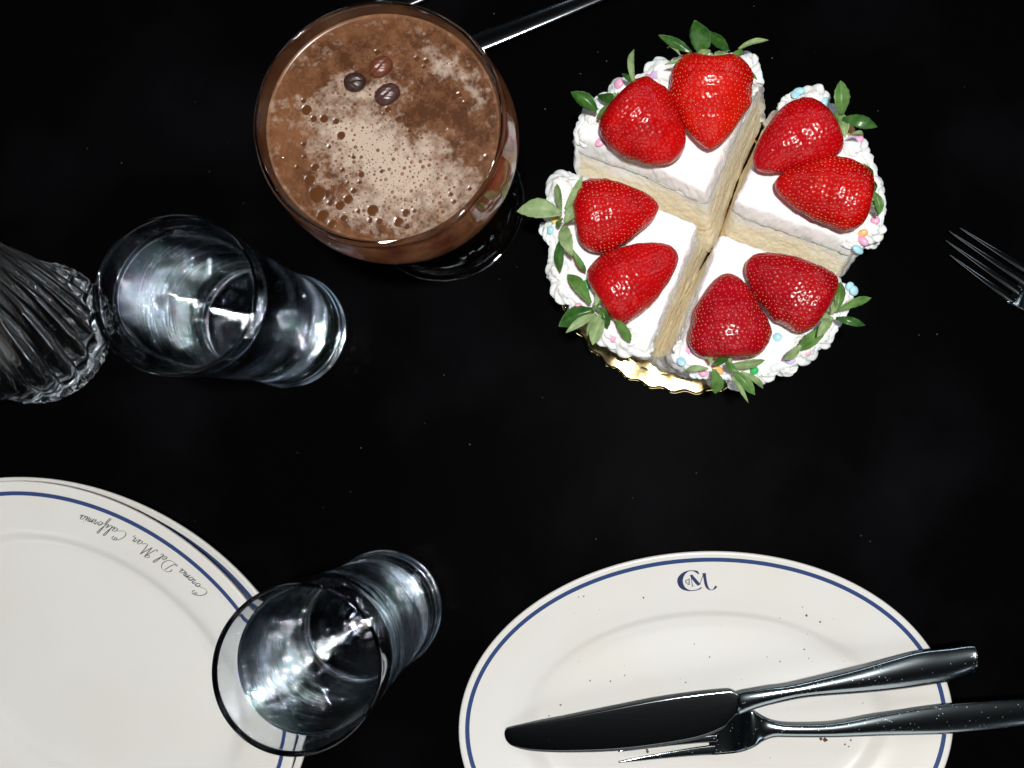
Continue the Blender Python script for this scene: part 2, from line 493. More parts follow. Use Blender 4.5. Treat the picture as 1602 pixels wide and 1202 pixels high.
SPR = {'pink': (0.84, 0.42, 0.60), 'blue': (0.42, 0.74, 0.84), 'purple': (0.66, 0.54, 0.84), 'orange': (0.90, 0.50, 0.20), 'green': (0.03, 0.48, 0.12), 'yellow': (0.85, 0.72, 0.2)}
M_spr = {k: mat(k + '_sugar', v, 0.35) for k, v in SPR.items()}
SPRP = {
    'A': [(1026, 117, 'purple'), (1015, 122, 'pink'), (940, 222, 'pink'), (925, 180, 'yellow'), (968, 131, 'pink')],
    'B': [(1244, 148, 'blue'), (1250, 143, 'blue'), (1291, 160, 'blue'), (1332, 218, 'purple'), (1343, 217, 'pink'), (1331, 205, 'orange'), (1369, 345, 'pink'),
          (1350, 365, 'orange'), (1350, 377, 'pink'), (1342, 391, 'blue'), (1352, 262, 'yellow')],
    'C': [(883, 288, 'pink'), (861, 361, 'blue'), (917, 447, 'green'), (962, 527, 'pink'), (870, 345, 'yellow'), (905, 482, 'pink')],
    'D': [(1336, 455, 'blue'), (1330, 448, 'blue'), (1216, 528, 'blue'), (1180, 580, 'green'), (1123, 579, 'orange'), (1076, 548, 'pink'), (1066, 566, 'blue'),
          (1262, 549, 'pink'), (1100, 583, 'pink'), (1235, 562, 'purple')],
}

# piped cream shell: a ribbed, twisted mound, three variants that share their meshes
swirl_mesh = []
for var in range(4):
    n, mrows = 60, 16
    rows = []
    for j in range(mrows):
        u = j / (mrows - 1)
        r = 6.6 * (math.cos(u * math.pi / 2) ** 0.62) * (1 + 0.12 * math.sin(u * 9))
        z = 7.5 * u - 1.5
        th = np.linspace(0, 2 * np.pi, n, endpoint=False)
        lob = 0.84 + (0.30 - 0.04 * var) * np.abs(np.sin((7 + var % 2) / 2 * (th + u * (1.6 + .4 * var)))) ** .7
        x = r * lob * np.cos(th) * (1.0 + 0.12 * (var - 1)); y = r * lob * np.sin(th)
        rows.append(np.stack([x + 1.2 * u * u, y, np.full(n, z)], 1))
    Vs = np.array(rows).transpose(1, 0, 2).reshape(-1, 3)
    Vs += 0.35 * np.stack([noise3(Vs, 0.4, 5 + var), noise3(Vs, 0.4, 15 + var), noise3(Vs, 0.4, 25 + var)], 1)
    me = bpy.data.meshes.new('cream_swirl')
    me.from_pydata((Vs * MM).tolist(), [], gridfaces(n, mrows, True, False).tolist()); me.update()
    me.polygons.foreach_set('use_smooth', [True] * len(me.polygons)); me.materials.append(M_cream)
    swirl_mesh.append(me)

# sprinkle mesh (round sugar pearl, slightly flattened)
def pearl_mesh(m_):
    n, k = 12, 8
    th = np.linspace(0, 2 * np.pi, n, endpoint=False); ph = np.linspace(-np.pi / 2, np.pi / 2, k)
    Vp = np.array([(2.3 * math.cos(p) * math.cos(a), 2.3 * math.cos(p) * math.sin(a), 1.9 * math.sin(p)) for a in th for p in ph])
    me = bpy.data.meshes.new('sprinkle'); me.from_pydata((Vp * MM).tolist(), [], gridfaces(n, k, True, False).tolist()); me.update()
    me.polygons.foreach_set('use_smooth', [True] * len(me.polygons)); me.materials.append(m_)
    return me


pearls = {k: pearl_mesh(v) for k, v in M_spr.items()}


def child_instance(name, me, parent, pos_mm, rot=(0, 0, 0), sc=1.0):
    o = bpy.data.objects.new(name, me); scene.collection.objects.link(o)
    o.parent = parent
    pw = parent_world(parent)
    o.location = Vector([c * MM for c in pos_mm]) - pw
    o.rotation_euler = rot
    o.scale = (sc, sc, sc) if not isinstance(sc, tuple) else sc
    return o


for key, S in SL.items():
    T, B, ncut = slice_outline(S['cut_top'], S['arc'], S['cut_bot'])
    cen = T.mean(0)
    root = thing('cake_slice', S['label'], 'cake slice', (cen[0], cen[1], 2), 'slices of the quartered strawberry cake')
    n = len(T)

    def ring(z, inset=0.0, rough=0.0, seed=0):
        s = (z - 2) / (ZT - 2)
        xy = B * (1 - s) + T * s
        c = xy.mean(0)
        tan = np.roll(xy, -1, 0) - np.roll(xy, 1, 0); tan /= np.linalg.norm(tan, axis=1)[:, None] + 1e-9
        nor = np.stack([tan[:, 1], -tan[:, 0]], 1)
        if ((xy - c) * nor).sum() < 0: nor = -nor
        p3 = np.c_[xy, np.full(n, z)]
        d = -inset + rough * (1.6 * noise3(p3, 0.16, seed + 3) + fbm(p3, 0.5, seed, 3))
        out_ = xy + nor * d[:, None]
        if inset > 0.6:
            for _ in range(25): out_ = (np.roll(out_, 1, 0) + 2 * out_ + np.roll(out_, -1, 0)) / 4
        return np.c_[out_, np.full(n, z)]

    # sponge block
    zs = np.linspace(2, 49, 60)
    rows = [ring(z, 0.2, 0.22, 3) for z in zs]
    V = np.array(rows)
    lo_c = np.array([[*V[0, :, :2].mean(0), 2]]); hi_c = np.array([[*V[-1, :, :2].mean(0), 49]])
    Fs = gridfaces(len(zs), n, False, True).tolist()
    V = V.reshape(-1, 3); k0 = len(V)
    V = np.vstack([V, lo_c, hi_c])
    for i in range(n):
        Fs.append((k0, (i + 1) % n, i)); Fs.append((k0 + 1, k0 - n + i, k0 - n + (i + 1) % n))
    o = meshobj('sponge', V, Fs, M_sponge, root)
    o.location = Vector((0, 0, -0.002)); o.data.transform(Matrix.Translation((0, 0, 0.002)))
    # cream layer on top: rounded edge, slightly uneven
    rows = []
    for z, ins in [(47.5, 2.5), (48, 0.6), (49.5, 0.1), (51.5, -0.05), (54, 0.0), (56, 0.1), (57.6, 0.25), (58.8, 0.5), (59.5, 0.8), (59.9, 1.2)]:
        rows.append(ring(z, ins, 0.45, 21))
    base = rows[-1]; c = base.mean(0)
    for k in (0.985, 0.96, 0.92, 0.85, 0.75, 0.62, 0.48, 0.34, 0.2, 0.1):
        q = base.copy(); q[:, :2] = c[:2] + (base[:, :2] - c[:2]) * k
        q[:, 2] = 60 + 0.35 * fbm(q * [1, 1, 0], 0.12, 8, 3)
        rows.append(q)
    V = np.array(rows).reshape(-1, 3)
    Fs = gridfaces(len(rows), n, False, True).tolist()
    k0 = len(V); V = np.vstack([V, [[c[0], c[1], 60.1]]])
    for i in range(n): Fs.append((k0, k0 - n + i, k0 - n + (i + 1) % n))
    meshobj('cream_top', V, Fs, M_cream, root)
    # cream on the outer side
    rows = []
    for z in np.linspace(3, 58, 22):
        r_ = ring(z, -2.6 if z > 8 else -1.0, 0.9, 33)[ncut - 3:]
        r_ = np.vstack([r_, ring(z, -2.6, 0.9, 33)[:3]])
        rows.append(r_)
    V = np.array(rows)
    inner = []
    for z in np.linspace(58, 3, 22):
        r_ = ring(z, 3.0)[ncut - 3:]
        inner.append(np.vstack([r_, ring(z, 3.0)[:3]]))
    V = np.concatenate([V, np.array(inner)], 0)
    na, nb = V.shape[0], V.shape[1]
    Fs = gridfaces(na, nb, True, False).tolist()
    for e in (0, nb - 1):
        for i in range(21):
            a, b = i * nb + e, (i + 1) * nb + e
            c_, d_ = (na - 2 - i) * nb + e, (na - 1 - i) * nb + e
            Fs.append((a, b, c_, d_))
    meshobj('cream_side', V.reshape(-1, 3), Fs, M_cream, root)
    # piped shells round the outer edge
    arc = smooth_curve([W(*p) for p in S['arc']], 8)
    L = np.linalg.norm(np.diff(arc, axis=0), axis=1).sum()
    cnt = int(L / 10.5)
    pts = resample(arc, cnt)
    for i, q in enumerate(pts):
        inw = cen - q; inw /= np.linalg.norm(inw)
        edge = i in (0, cnt - 1)
        q2 = q + inw * (5.0 if edge else random.uniform(1.5, 4.5))
        child_instance('cream_swirl', swirl_mesh[random.randrange(4)], root, (q2[0], q2[1], 57.0 - random.uniform(0, 3.0)),
                       (random.uniform(-.25, .25), random.uniform(-.25, .25), random.uniform(0, 6.28)), random.uniform(0.85, 1.4) * (0.75 if edge else 1))
        if not edge and random.random() < 0.45:   # a lower ruffle that peeps out under the border
            q3 = q - inw * random.uniform(0.5, 2.5)
            child_instance('cream_swirl', swirl_mesh[random.randrange(4)], root, (q3[0], q3[1], random.uniform(40, 50)),
                           (random.uniform(-.4, .4), random.uniform(-.4, .4), random.uniform(0, 6.28)), random.uniform(0.5, 0.85))
    for (px, py, colr) in SPRP[key]:
        q = P(px, py, 60.5)
        child_instance('sprinkle', pearls[colr], root, tuple(q), (random.uniform(-.5, .5), random.uniform(-.5, .5), random.uniform(0, 3)), (random.uniform(1.0, 1.6), random.uniform(.9, 1.2), random.uniform(.6, .9)))

# ------------------------------------------------------------------ strawberries
PROF_T = np.array([0, .015, .05, .11, .2, .31, .44, .58, .72, .84, .93, .98, 1.0])
PROF_R = np.array([.05, .38, .66, .86, .97, 1.0, .95, .835, .67, .485, .31, .16, 0.0])


def profile_r(t, power):
    r = np.interp(t, PROF_T, PROF_R)
    return r ** power


def berry(root_name, label, calyx, tip, width, zc, leaves, power=1.0, heart=0.0, flat=0.86, seed=0, bend=0.0, skew=0.0, skin=None, seedm=None):
    a = P(*calyx, zc); b = P(*tip, zc - 2.5)
    L = np.linalg.norm((b - a)[:2]) * 1.0
    scl = L / math.hypot(tip[0] - calyx[0], tip[1] - calyx[1])
    Rm = width * scl / 2
    ax = (b - a); ax /= np.linalg.norm(ax)
    side = np.cross([0, 0, 1], ax); side /= np.linalg.norm(side)
    up = np.cross(ax, side)
    nt, nr = 130, 180
    tt = np.linspace(0, 1, nt) ** 1.0
    tt = 0.5 - 0.5 * np.cos(np.pi * tt)
    tt = 0.6 * tt + 0.4 * np.linspace(0, 1, nt)
    Pr = np.array([profile_r(t_, 1.0) for t_ in tt])
    # smooth the profile
    for _ in range(10):
        Pr[1:-1] = (Pr[:-2] + 2 * Pr[1:-1] + Pr[2:]) / 4
    Pr[-1] = 0.0
    Pr = Pr ** power

    def surf(t, th, extra=0.0):
        r = np.interp(t, tt, Pr) * Rm
        p0 = np.stack([t * 7 + seed, np.cos(th) * 1.2, np.sin(th) * 1.2], -1)
        r = r * (1 + 0.055 * noise3(p0, 0.9, seed) + .025 * noise3(p0, 2.3, seed + 40)) + extra
        x = t * L
        # heart-shaped shoulders at the calyx end
        x = x - heart * L * (np.abs(np.cos(th)) ** 1.5) * np.exp(-(t / 0.16) ** 2) + 0.06 * L * np.exp(-(r / Rm / 0.35) ** 2) * (t < 0.3)
        y = r * np.cos(th) * (1 + skew * np.cos(th) * 0.0) + (bend * np.sin(np.pi * t) + skew * (1 - t) * t * 2) * Rm
        z = r * np.sin(th) * flat
        return a + x[..., None] * ax + y[..., None] * side + z[..., None] * up

    th = np.linspace(0, 2 * np.pi, nr, endpoint=False)
    TT, TH = np.meshgrid(tt, th, indexing='ij')
    # seeds: rows of a slightly uneven spiral
    seeds = []
    sp = 2.75
    t_ = 0.05; row = 0
    while t_ < 0.975:
        r = float(np.interp(t_, tt, Pr)) * Rm
        cnt = max(3, int(2 * np.pi * r / (sp * 1.12)))
        for i in range(cnt):
            th_ = (i + 0.5 * (row % 2)) / cnt * 2 * np.pi + random.uniform(-.2, .2) / max(r, 3) * 4.0 + seed
            seeds.append((min(.985, t_ + random.uniform(-.011, .011)), th_ % (2 * np.pi)))
        dr = abs(np.interp(t_ + .02, tt, Pr) - np.interp(t_, tt, Pr)) * Rm / .02
        t_ += sp * 0.82 / math.hypot(L, dr); row += 1
    seeds = np.array(seeds)
    SPt = surf(seeds[:, 0], seeds[:, 1])
    base = surf(TT, TH)
    # dimples
    disp = np.zeros(base.shape[:2])
    flatb = base.reshape(-1, 3)
    cell = 2.0
    from collections import defaultdict
    gridd = defaultdict(list)
    for i, p_ in enumerate(flatb):
        gridd[(int(p_[0] // cell), int(p_[1] // cell), int(p_[2] // cell))].append(i)
    dflat = disp.reshape(-1)
    for s_ in SPt:
        c0 = (int(s_[0] // cell), int(s_[1] // cell), int(s_[2] // cell))
        idx = []
        for dx in (-1, 0, 1):
            for dy in (-1, 0, 1):
                for dz in (-1, 0, 1):
                    idx += gridd.get((c0[0] + dx, c0[1] + dy, c0[2] + dz), [])
        if not idx: continue
        idx = np.array(idx)
        d2 = ((flatb[idx] - s_) ** 2).sum(1)
        w = np.exp(-d2 / (0.85 ** 2))
        dflat[idx] = np.minimum(dflat[idx], -0.42 * w)
    disp = dflat.reshape(base.shape[:2])
    V = surf(TT, TH, disp)
    mid = surf(np.array([.45]), np.array([0.0]))[0]
    root = thing(root_name, label, 'strawberry', tuple(a * .55 + b * .45), 'strawberries on the cake')
    flesh = meshobj('flesh', V.reshape(-1, 3), gridfaces(nt, nr, False, True)[:, ::-1], skin or M_berry, root)
    # seeds mesh (stuff): little pointed drops in the dimples
    e = 1e-3
    Pa = surf(seeds[:, 0] + 0.01, seeds[:, 1]); Pb = surf(seeds[:, 0], seeds[:, 1] + 0.02)
    u = Pa - SPt; u /= np.linalg.norm(u, axis=1)[:, None]
    v = Pb - SPt; v /= np.linalg.norm(v, axis=1)[:, None] + 1e-9
    nrm = np.cross(u, v); nrm /= np.linalg.norm(nrm, axis=1)[:, None] + 1e-9
    cc = a + ax * L * 0.45
    sg = np.sign(((SPt - cc) * nrm).sum(1))
    nrm *= sg[:, None]
    Vs, Fs = [], []
    for i in range(len(seeds)):
        c_ = SPt[i] - nrm[i] * 0.34
        s1 = random.uniform(0.85, 1.15)
        k0 = len(Vs)
        Vs += [c_ - u[i] * .60 * s1, c_ + v[i] * .31 * s1, c_ + u[i] * .70 * s1, c_ - v[i] * .31 * s1, c_ + nrm[i] * .30 * s1, c_ - nrm[i] * .25]
        for q in ((0, 1), (1, 2), (2, 3), (3, 0)):
            Fs.append((k0 + q[0], k0 + q[1], k0 + 4)); Fs.append((k0 + q[1], k0 + q[0], k0 + 5))
    props(meshobj('seeds', np.array(Vs), Fs, seedm or M_seed, root), kind='stuff')
    for (bx, by, tx, ty, w, tone) in leaves:
        leaf(root, (bx, by), (tx, ty), w, tone, zc)
    # short pale stub in the middle of the leaves
    st = []
    for k in range(7):
        u_ = k / 6; cq = a - ax * (u_ * 4.2 - 1.6) + up * (0.8 * u_ * u_)
        rad_ = 1.35 * (1 - .35 * u_) if k < 6 else .5
        for q_ in range(10):
            an = q_ / 10 * 2 * math.pi
            st.append(cq + side * (rad_ * math.cos(an)) + up * (rad_ * math.sin(an)))
    Fst = gridfaces(7, 10, False, True).tolist() + [tuple(range(60, 70))]
    meshobj('stem', np.array(st), Fst, M_leaf_pale, root)
    return root


def leaf(root, bpx, tpx, w, tone, zc):
    zb = zc + random.uniform(2, 6); zt = zc + random.uniform(-9, 9)
    a = P(*bpx, zb); b = P(*tpx, zt)
    L = np.linalg.norm(b - a); wd = w / 3.05
    ax = (b - a) / L
    side = np.cross([0, 0, 1], ax); side /= np.linalg.norm(side); up = np.cross(ax, side)
    nu, nv = 16, 9
    us = np.linspace(0, 1, nu); vs = np.linspace(-1, 1, nv)
    U, Vv = np.meshgrid(us, vs, indexing='ij')
    prof = np.interp(U, [0, .08, .25, .45, .65, .85, .95, 1], [.30, .42, .80, 1.0, .93, .52, .2, 0.02])
    curl = random.uniform(0.8, 3.6); fold = random.uniform(0.15, 0.5)
    sway = random.uniform(-.08, .08) * L
    X = U * L
    ser = 1 + 0.05 * np.sin(U * 34 + random.uniform(0, 6))
    Y = Vv * prof * wd / 2 * ser + sway * np.sin(U * np.pi)
    Z = curl * np.sin(U * np.pi) + np.abs(Vv) * prof * wd * fold * (1 if tone != 'dark' else -0.6) + 0.25 * np.sin(U * 11) * Vv
    base = a + X[..., None] * ax + Y[..., None] * side + Z[..., None] * up
    th = 0.38
    bot = base - th * up
    V = np.concatenate([base.reshape(-1, 3), bot.reshape(-1, 3)])
    f1 = gridfaces(nu, nv); n0 = nu * nv
    Fs = f1.tolist() + (f1[:, ::-1] + n0).tolist()
    for i in range(nu - 1):
        for j in (0, nv - 1):
            p, q = i * nv + j, (i + 1) * nv + j
            Fs.append((p, q, q + n0, p + n0))
    for i in (0, nu - 1):
        for j in range(nv - 1):
            p, q = i * nv + j, i * nv + j + 1
            Fs.append((p, q, q + n0, p + n0))
    mt = {'dark': M_leaf_dark, 'mid': M_leaf_mid, 'pale': M_leaf_pale}[tone]
    meshobj('leaf', V, Fs, mt, root)


D_, M_, L_ = 'dark', 'mid', 'pale'
berry('strawberry', 'topmost strawberry, heart-shaped and upright with a wide crown of dark leaves', (1113, 92), (1110, 234), 134, 76,
      [(1082, 82, 1030, 55, 17, D_), (1098, 84, 1086, 32, 36, D_), (1139, 80, 1101, 47, 20, D_), (1155, 77, 1203, 63, 9, L_), (1128, 80, 1128, 106, 20, L_),
       (1104, 86, 1040, 101, 9, L_), (1140, 84, 1186, 126, 9, M_), (1064, 86, 1044, 75, 7, L_), (1112, 80, 1090, 92, 14, L_), (1140, 90, 1165, 84, 10, M_)],
      heart=0.09, power=1.12, seed=1, skin=M_berry_orange)
berry('strawberry', 'broad strawberry left of the topmost one, with a thin pale upright leaf', (965, 152), (1062, 247), 128, 75,
      [(934, 173, 893, 144, 24, D_), (970, 160, 934, 150, 18, D_), (993, 136, 992, 77, 11, L_), (997, 134, 973, 116, 11, D_), (978, 152, 1000, 124, 13, L_),
       (968, 160, 933, 186, 13, M_), (975, 146, 957, 165, 14, L_)],
      power=0.78, seed=2, seedm=M_seed_red)
berry('strawberry', 'smooth strawberry at the upper right, its two leaves spreading up and to the right', (1308, 190), (1180, 261), 108, 75,
      [(1316, 180, 1315, 126, 25, M_), (1318, 186, 1373, 199, 22, D_), (1314, 178, 1322, 216, 18, L_), (1330, 211, 1351, 214, 7, L_), (1306, 176, 1312, 196, 9, M_)],
      power=0.9, seed=3, bend=-0.14, seedm=M_seed_red)
berry('strawberry', 'rightmost strawberry, lying with its tip to the left just above the cut in the cake', (1366, 318), (1212, 286), 114, 75,
      [(1364, 288, 1351, 257, 10, D_), (1366, 300, 1376, 337, 15, M_), (1362, 310, 1368, 284, 9, D_), (1366, 322, 1372, 338, 10, L_)],
      power=0.92, seed=4, bend=-0.1)
berry('strawberry', 'leftmost strawberry, with a broad pale leaf pointing left over the table', (893, 344), (1031, 323), 116, 75,
      [(878, 334, 809, 331, 32, L_), (878, 332, 871, 288, 12, L_), (884, 328, 911, 275, 14, L_), (883, 348, 909, 322, 19, L_), (883, 352, 895, 402, 22, L_),
       (878, 374, 876, 427, 16, D_), (896, 392, 917, 426, 11, M_), (880, 342, 870, 356, 9, M_)],
      power=1.05, seed=5)
berry('strawberry', 'strawberry with a ring-shaped highlight at the lower left, beneath the leftmost one', (934, 474), (1058, 392), 112, 75,
      [(924, 475, 887, 430, 21, M_), (928, 485, 874, 511, 30, D_), (933, 492, 885, 521, 14, L_), (932, 478, 937, 447, 13, L_), (940, 483, 951, 514, 15, D_),
       (943, 500, 927, 540, 22, L_), (963, 498, 986, 537, 16, M_), (940, 492, 918, 525, 14, L_), (930, 480, 960, 500, 12, M_)],
      power=0.86, seed=6, bend=0.03, seedm=M_seed_red)
berry('strawberry', 'lowest strawberry, pointing its tip straight up the picture, beside the green sprinkle', (1142, 566), (1138, 427), 127, 75,
      [(1114, 569, 1098, 540, 15, L_), (1118, 571, 1143, 549, 14, D_), (1138, 572, 1197, 563, 14, L_), (1108, 577, 1072, 580, 10, L_), (1117, 578, 1120, 616, 21, M_),
       (1148, 580, 1181, 618, 18, M_), (1144, 588, 1171, 631, 7, L_), (1160, 582, 1194, 608, 10, L_), (1136, 568, 1154, 584, 12, M_)],
      power=1.0, seed=7, skin=M_berry_dark)
berry('strawberry', 'speckled strawberry at the lower right, with two narrow leaves reaching right over the table', (1298, 486), (1168, 408), 116, 75,
      [(1308, 489, 1314, 441, 16, M_), (1312, 485, 1363, 466, 14, M_), (1308, 498, 1354, 509, 14, D_), (1303, 500, 1257, 489, 20, L_), (1297, 507, 1245, 549, 21, M_),
       (1253, 540, 1226, 563, 14, L_), (1300, 500, 1278, 528, 16, L_), (1300, 492, 1308, 470, 12, L_)],
      power=0.85, seed=8, bend=0.05, skin=M_berry_dark)

# ------------------------------------------------------------------ oval platters
def platter_z(rho):
    return np.interp(rho, [0, .60, .66, .715, .77, .88, 1.0], [5.0, 5.05, 5.9, 9.6, 11.2, 13.4, 16.5])


_fine = np.linspace(0, 1.02, 410)
_ker = np.hanning(31); _ker /= _ker.sum()
_zs = np.convolve(np.pad(platter_z(_fine), 15, mode='edge'), _ker, 'valid')


class Platter:
    """Oval dish: outer half axes a, b; the well's half axes wa, wb; the rim between them."""

    def __init__(self, c, ang, z0, a, b, wa, wb, line):
        self.c, self.ang, self.z0, self.a, self.b, self.wa, self.wb, self.line = c, ang, z0, a, b, wa, wb, line

    def axes(self, rho):
        k = np.clip((rho - .70) / .30, 0, None)
        A = np.where(rho < .70, self.wa * rho / .70, self.wa + (self.a - self.wa) * k)
        B = np.where(rho < .70, self.wb * rho / .70, self.wb + (self.b - self.wb) * k)
        return A, B

    def xy(self, x, y):
        return self.c[0] + x * math.cos(self.ang) - y * math.sin(self.ang), self.c[1] + x * math.sin(self.ang) + y * math.cos(self.ang)

    def ring(self, rho, phi, z):
        A, B = self.axes(np.full(len(phi), rho))
        x, y = self.xy(A * np.cos(phi), B * np.sin(phi))
        return np.stack([x, y, np.full(len(phi), z)], 1)

    def rho(self, x, y):
        dx, dy = np.asarray(x, float) - self.c[0], np.asarray(y, float) - self.c[1]
        u = dx * math.cos(self.ang) + dy * math.sin(self.ang); v = -dx * math.sin(self.ang) + dy * math.cos(self.ang)
        lo, hi = np.full(u.shape, 1e-4), np.full(u.shape, 1.3)
        for _ in range(26):
            mid = (lo + hi) / 2; A, B = self.axes(mid)
            out = np.hypot(u / A, v / B) > 1
            lo = np.where(out, mid, lo); hi = np.where(out, hi, mid)
        return (lo + hi) / 2

    def z(self, x, y):
        return self.z0 + np.interp(self.rho(x, y), _fine, _zs) + 0.1


def make_platter(p, label):
    root = thing('oval_platter', label, 'platter', (p.c[0], p.c[1], p.z0), 'blue-rimmed oval platters')
    n = 220
    phi = np.linspace(0, 2 * np.pi, n, endpoint=False)
    rows = []
    for r in list(np.linspace(0.001, .58, 8)) + list(np.linspace(.60, .9, 34)) + [.93, .96, .985]:
        rows.append(p.ring(r, phi, p.z0 + float(np.interp(r, _fine, _zs))))
    for dr, dz in [(0.995, -0.15), (1.0, -0.9), (1.0, -2.0), (.992, -3.0), (.97, -3.8)]:
        rows.append(p.ring(dr, phi, p.z0 + 16.4 + dz))
    for r, z in [(.8, 7.0), (.72, 4.0), (.66, 1.0), (.64, 0.15), (.61, 0.15), (.59, 1.5), (.001, 1.5)]:
        rows.append(p.ring(r, phi, p.z0 + z))
    meshobj('dish', np.array(rows).reshape(-1, 3), gridfaces(len(rows), n, False, True), M_china, root)
    ring = []
    for off in (-1.15, -.4, .4, 1.15):    # printed line at a constant distance from the edge
        x, y = p.xy((p.a - p.line + off) * np.cos(phi), (p.b - p.line + off) * np.sin(phi))
        ring.append(np.stack([x, y, p.z(x, y)], 1))
    meshobj('rim_line', np.array(ring).reshape(-1, 3), gridfaces(4, n, False, True), M_blue, root)
    return root, p.z


def ribbon(path, widths, zfun):
    """Flat printed stroke: path (x,y) mm with widths mm, laid on a surface."""
    p = np.array(path, float); w = np.array(widths, float)
    tan = np.gradient(p, axis=0); tan /= np.linalg.norm(tan, axis=1)[:, None] + 1e-9
    nor = np.stack([-tan[:, 1], tan[:, 0]], 1)
    l = p + nor * w[:, None] / 2; r = p - nor * w[:, None] / 2
    V = []
    for q in (l, p, r):
        V.append(np.c_[q, zfun(q[:, 0], q[:, 1])])
    V = np.array(V).reshape(-1, 3)
    return V, gridfaces(3, len(p))


def merge(parts):
    Vs, Fs, k = [], [], 0
    for v, f in parts:
        Vs.append(v); Fs += (np.asarray(f) + k).tolist(); k += len(v)
    return np.vstack(Vs), Fs


PR = Platter((40.5, -156.4), 0.036, 0.3, 136.3, 93.1, 100.0, 59.0, 4.7)
platter_r, zr = make_platter(PR, 'dirty oval white platter with a blue line, carrying the used knife and fork')
PLOW = Platter((-306.5, -125.7), -0.48, 0.3, 136.0, 93.0, 101.0, 61.0, 4.9)
platter_low, zl = make_platter(PLOW, 'clean oval platter underneath in the stack at the lower left')
PTOP = Platter((-299.0, -123.8), -0.579, 9.4, 128.5, 85.1, 95.8, 55.6, 7.1)
platter_top, zt_ = make_platter(PTOP, 'clean oval platter on top of the stack, with grey script lettering on its rim')
top_c, top_a = PTOP.c, PTOP.ang

# monogram on the right platter
def mono(pts, seg=8):
    q = smooth_curve(pts, seg)
    xy = []
    for (x, y, w) in q:
        wv = P(1020 + x / 11.44, 880 + y / 11.44, 14.5)
        xy.append((wv[0], wv[1]))
    return ribbon(xy, [max(.12, w / 11.44 / 2.75) for w in q[:, 2]], zr)


parts = [mono([(835, 215, 12), (822, 190, 34), (790, 165, 34), (720, 150, 14), (640, 160, 20), (560, 215, 58), (512, 290, 92), (505, 360, 98), (535, 435, 84), (600, 490, 46), (690, 518, 18), (790, 508, 15), (850, 488, 20), (892, 460, 26)]),
         mono([(728, 430, 12), (715, 350, 12), (700, 240, 12)], 3), mono([(700, 235, 46), (770, 325, 60), (845, 412, 56)], 4), mono([(855, 415, 13), (890, 310, 12), (922, 210, 12)], 3),
         mono([(935, 205, 60), (950, 290, 52), (968, 390, 52), (1000, 465, 40), (1050, 502, 14), (1100, 498, 14), (1130, 470, 34), (1158, 435, 40)]),
         mono([(680, 236, 14), (735, 234, 14)], 3), mono([(903, 204, 14), (968, 200, 14)], 3), mono([(708, 432, 12), (748, 432, 12)], 3),
         mono([(660, 320, 14), (620, 325, 14), (605, 350, 16), (620, 378, 14), (658, 372, 12)]), mono([(668, 290, 16), (668, 395, 14)], 3), mono([(634, 404, 12), (684, 400, 12)], 3)]
V, Fs = merge(parts)
meshobj('monogram', V, Fs, M_navy, platter_r)

# script lettering: single-stroke letters, x to the right, y up, x-height 0.36, capitals 1
GL_ = {
    'C': (0.86, [[(.62, .80), (.56, .70), (.46, .74), (.48, .90), (.66, .98), (.84, .86), (.78, .66)][::-1] + [(.60, .95), (.30, .80), (.08, .45), (.12, .10), (.40, .0), (.70, .12), (.86, .22)]]),
    'D': (1.0, [[(.42, .92), (.36, .5), (.22, .06), (.05, .04), (.08, .16), (.40, .02), (.80, .15), (.98, .55), (.76, .93), (.35, 1.0), (.05, .85), (.0, .62), (.12, .56)]]),
    'M': (1.35, [[(.02, .12), (.0, .0), (.14, .02), (.30, .5), (.42, .98)], [(.42, .98), (.46, .5), (.50, .03)], [(.50, .03), (.68, .55), (.84, .98)], [(.84, .98), (.86, .45), (.95, .04), (1.12, .04), (1.3, .2)], [(.42, .98), (.25, .96), (.1, .80), (.2, .68), (.3, .78)]]),
    'o': (.34, [[(.0, .08), (.03, .26), (.18, .36), (.28, .22), (.18, .01), (.04, .04), (.03, .2), (.2, .33), (.36, .30)]]),
    'r': (.32, [[(.0, .12), (.10, .38), (.12, .30), (.24, .34), (.20, .12), (.22, .01), (.34, .12)]]),
    'n': (.46, [[(.0, .16), (.07, .35), (.08, .18), (.04, .0)], [(.05, .08), (.18, .34), (.26, .30), (.22, .08)], [(.23, .1), (.34, .35), (.41, .28), (.37, .03), (.48, .12)]]),
    'a': (.40, [[(.30, .30), (.18, .36), (.02, .20), (.05, .01), (.20, .05), (.31, .33)], [(.31, .33), (.27, .08), (.32, .0), (.43, .14)]]),
    'e': (.30, [[(.0, .10), (.16, .18), (.24, .30), (.14, .36), (.03, .2), (.06, .02), (.18, .01), (.33, .14)]]),
    'l': (.26, [[(.0, .10), (.18, .60), (.24, .92), (.14, .95), (.06, .6), (.06, .05), (.16, .0), (.28, .14)]]),
    'i': (.20, [[(.0, .12), (.09, .35), (.06, .06), (.12, .0), (.22, .13)], [(.13, .50), (.15, .54)]]),
    'f': (.28, [[(.0, .10), (.2, .62), (.26, .92), (.15, .95), (.09, .6), (.03, .0), (-.05, -.42), (.05, -.45), (.12, -.1), (.10, .02), (.3, .14)]]),
    ',': (.18, [[(.04, .05), (.06, .0), (.0, -.12)]]),
    ' ': (.30, []),
}
text = 'Corona Del Mar, California'
wid = sum(GL_[ch][0] + 0.045 for ch in text)
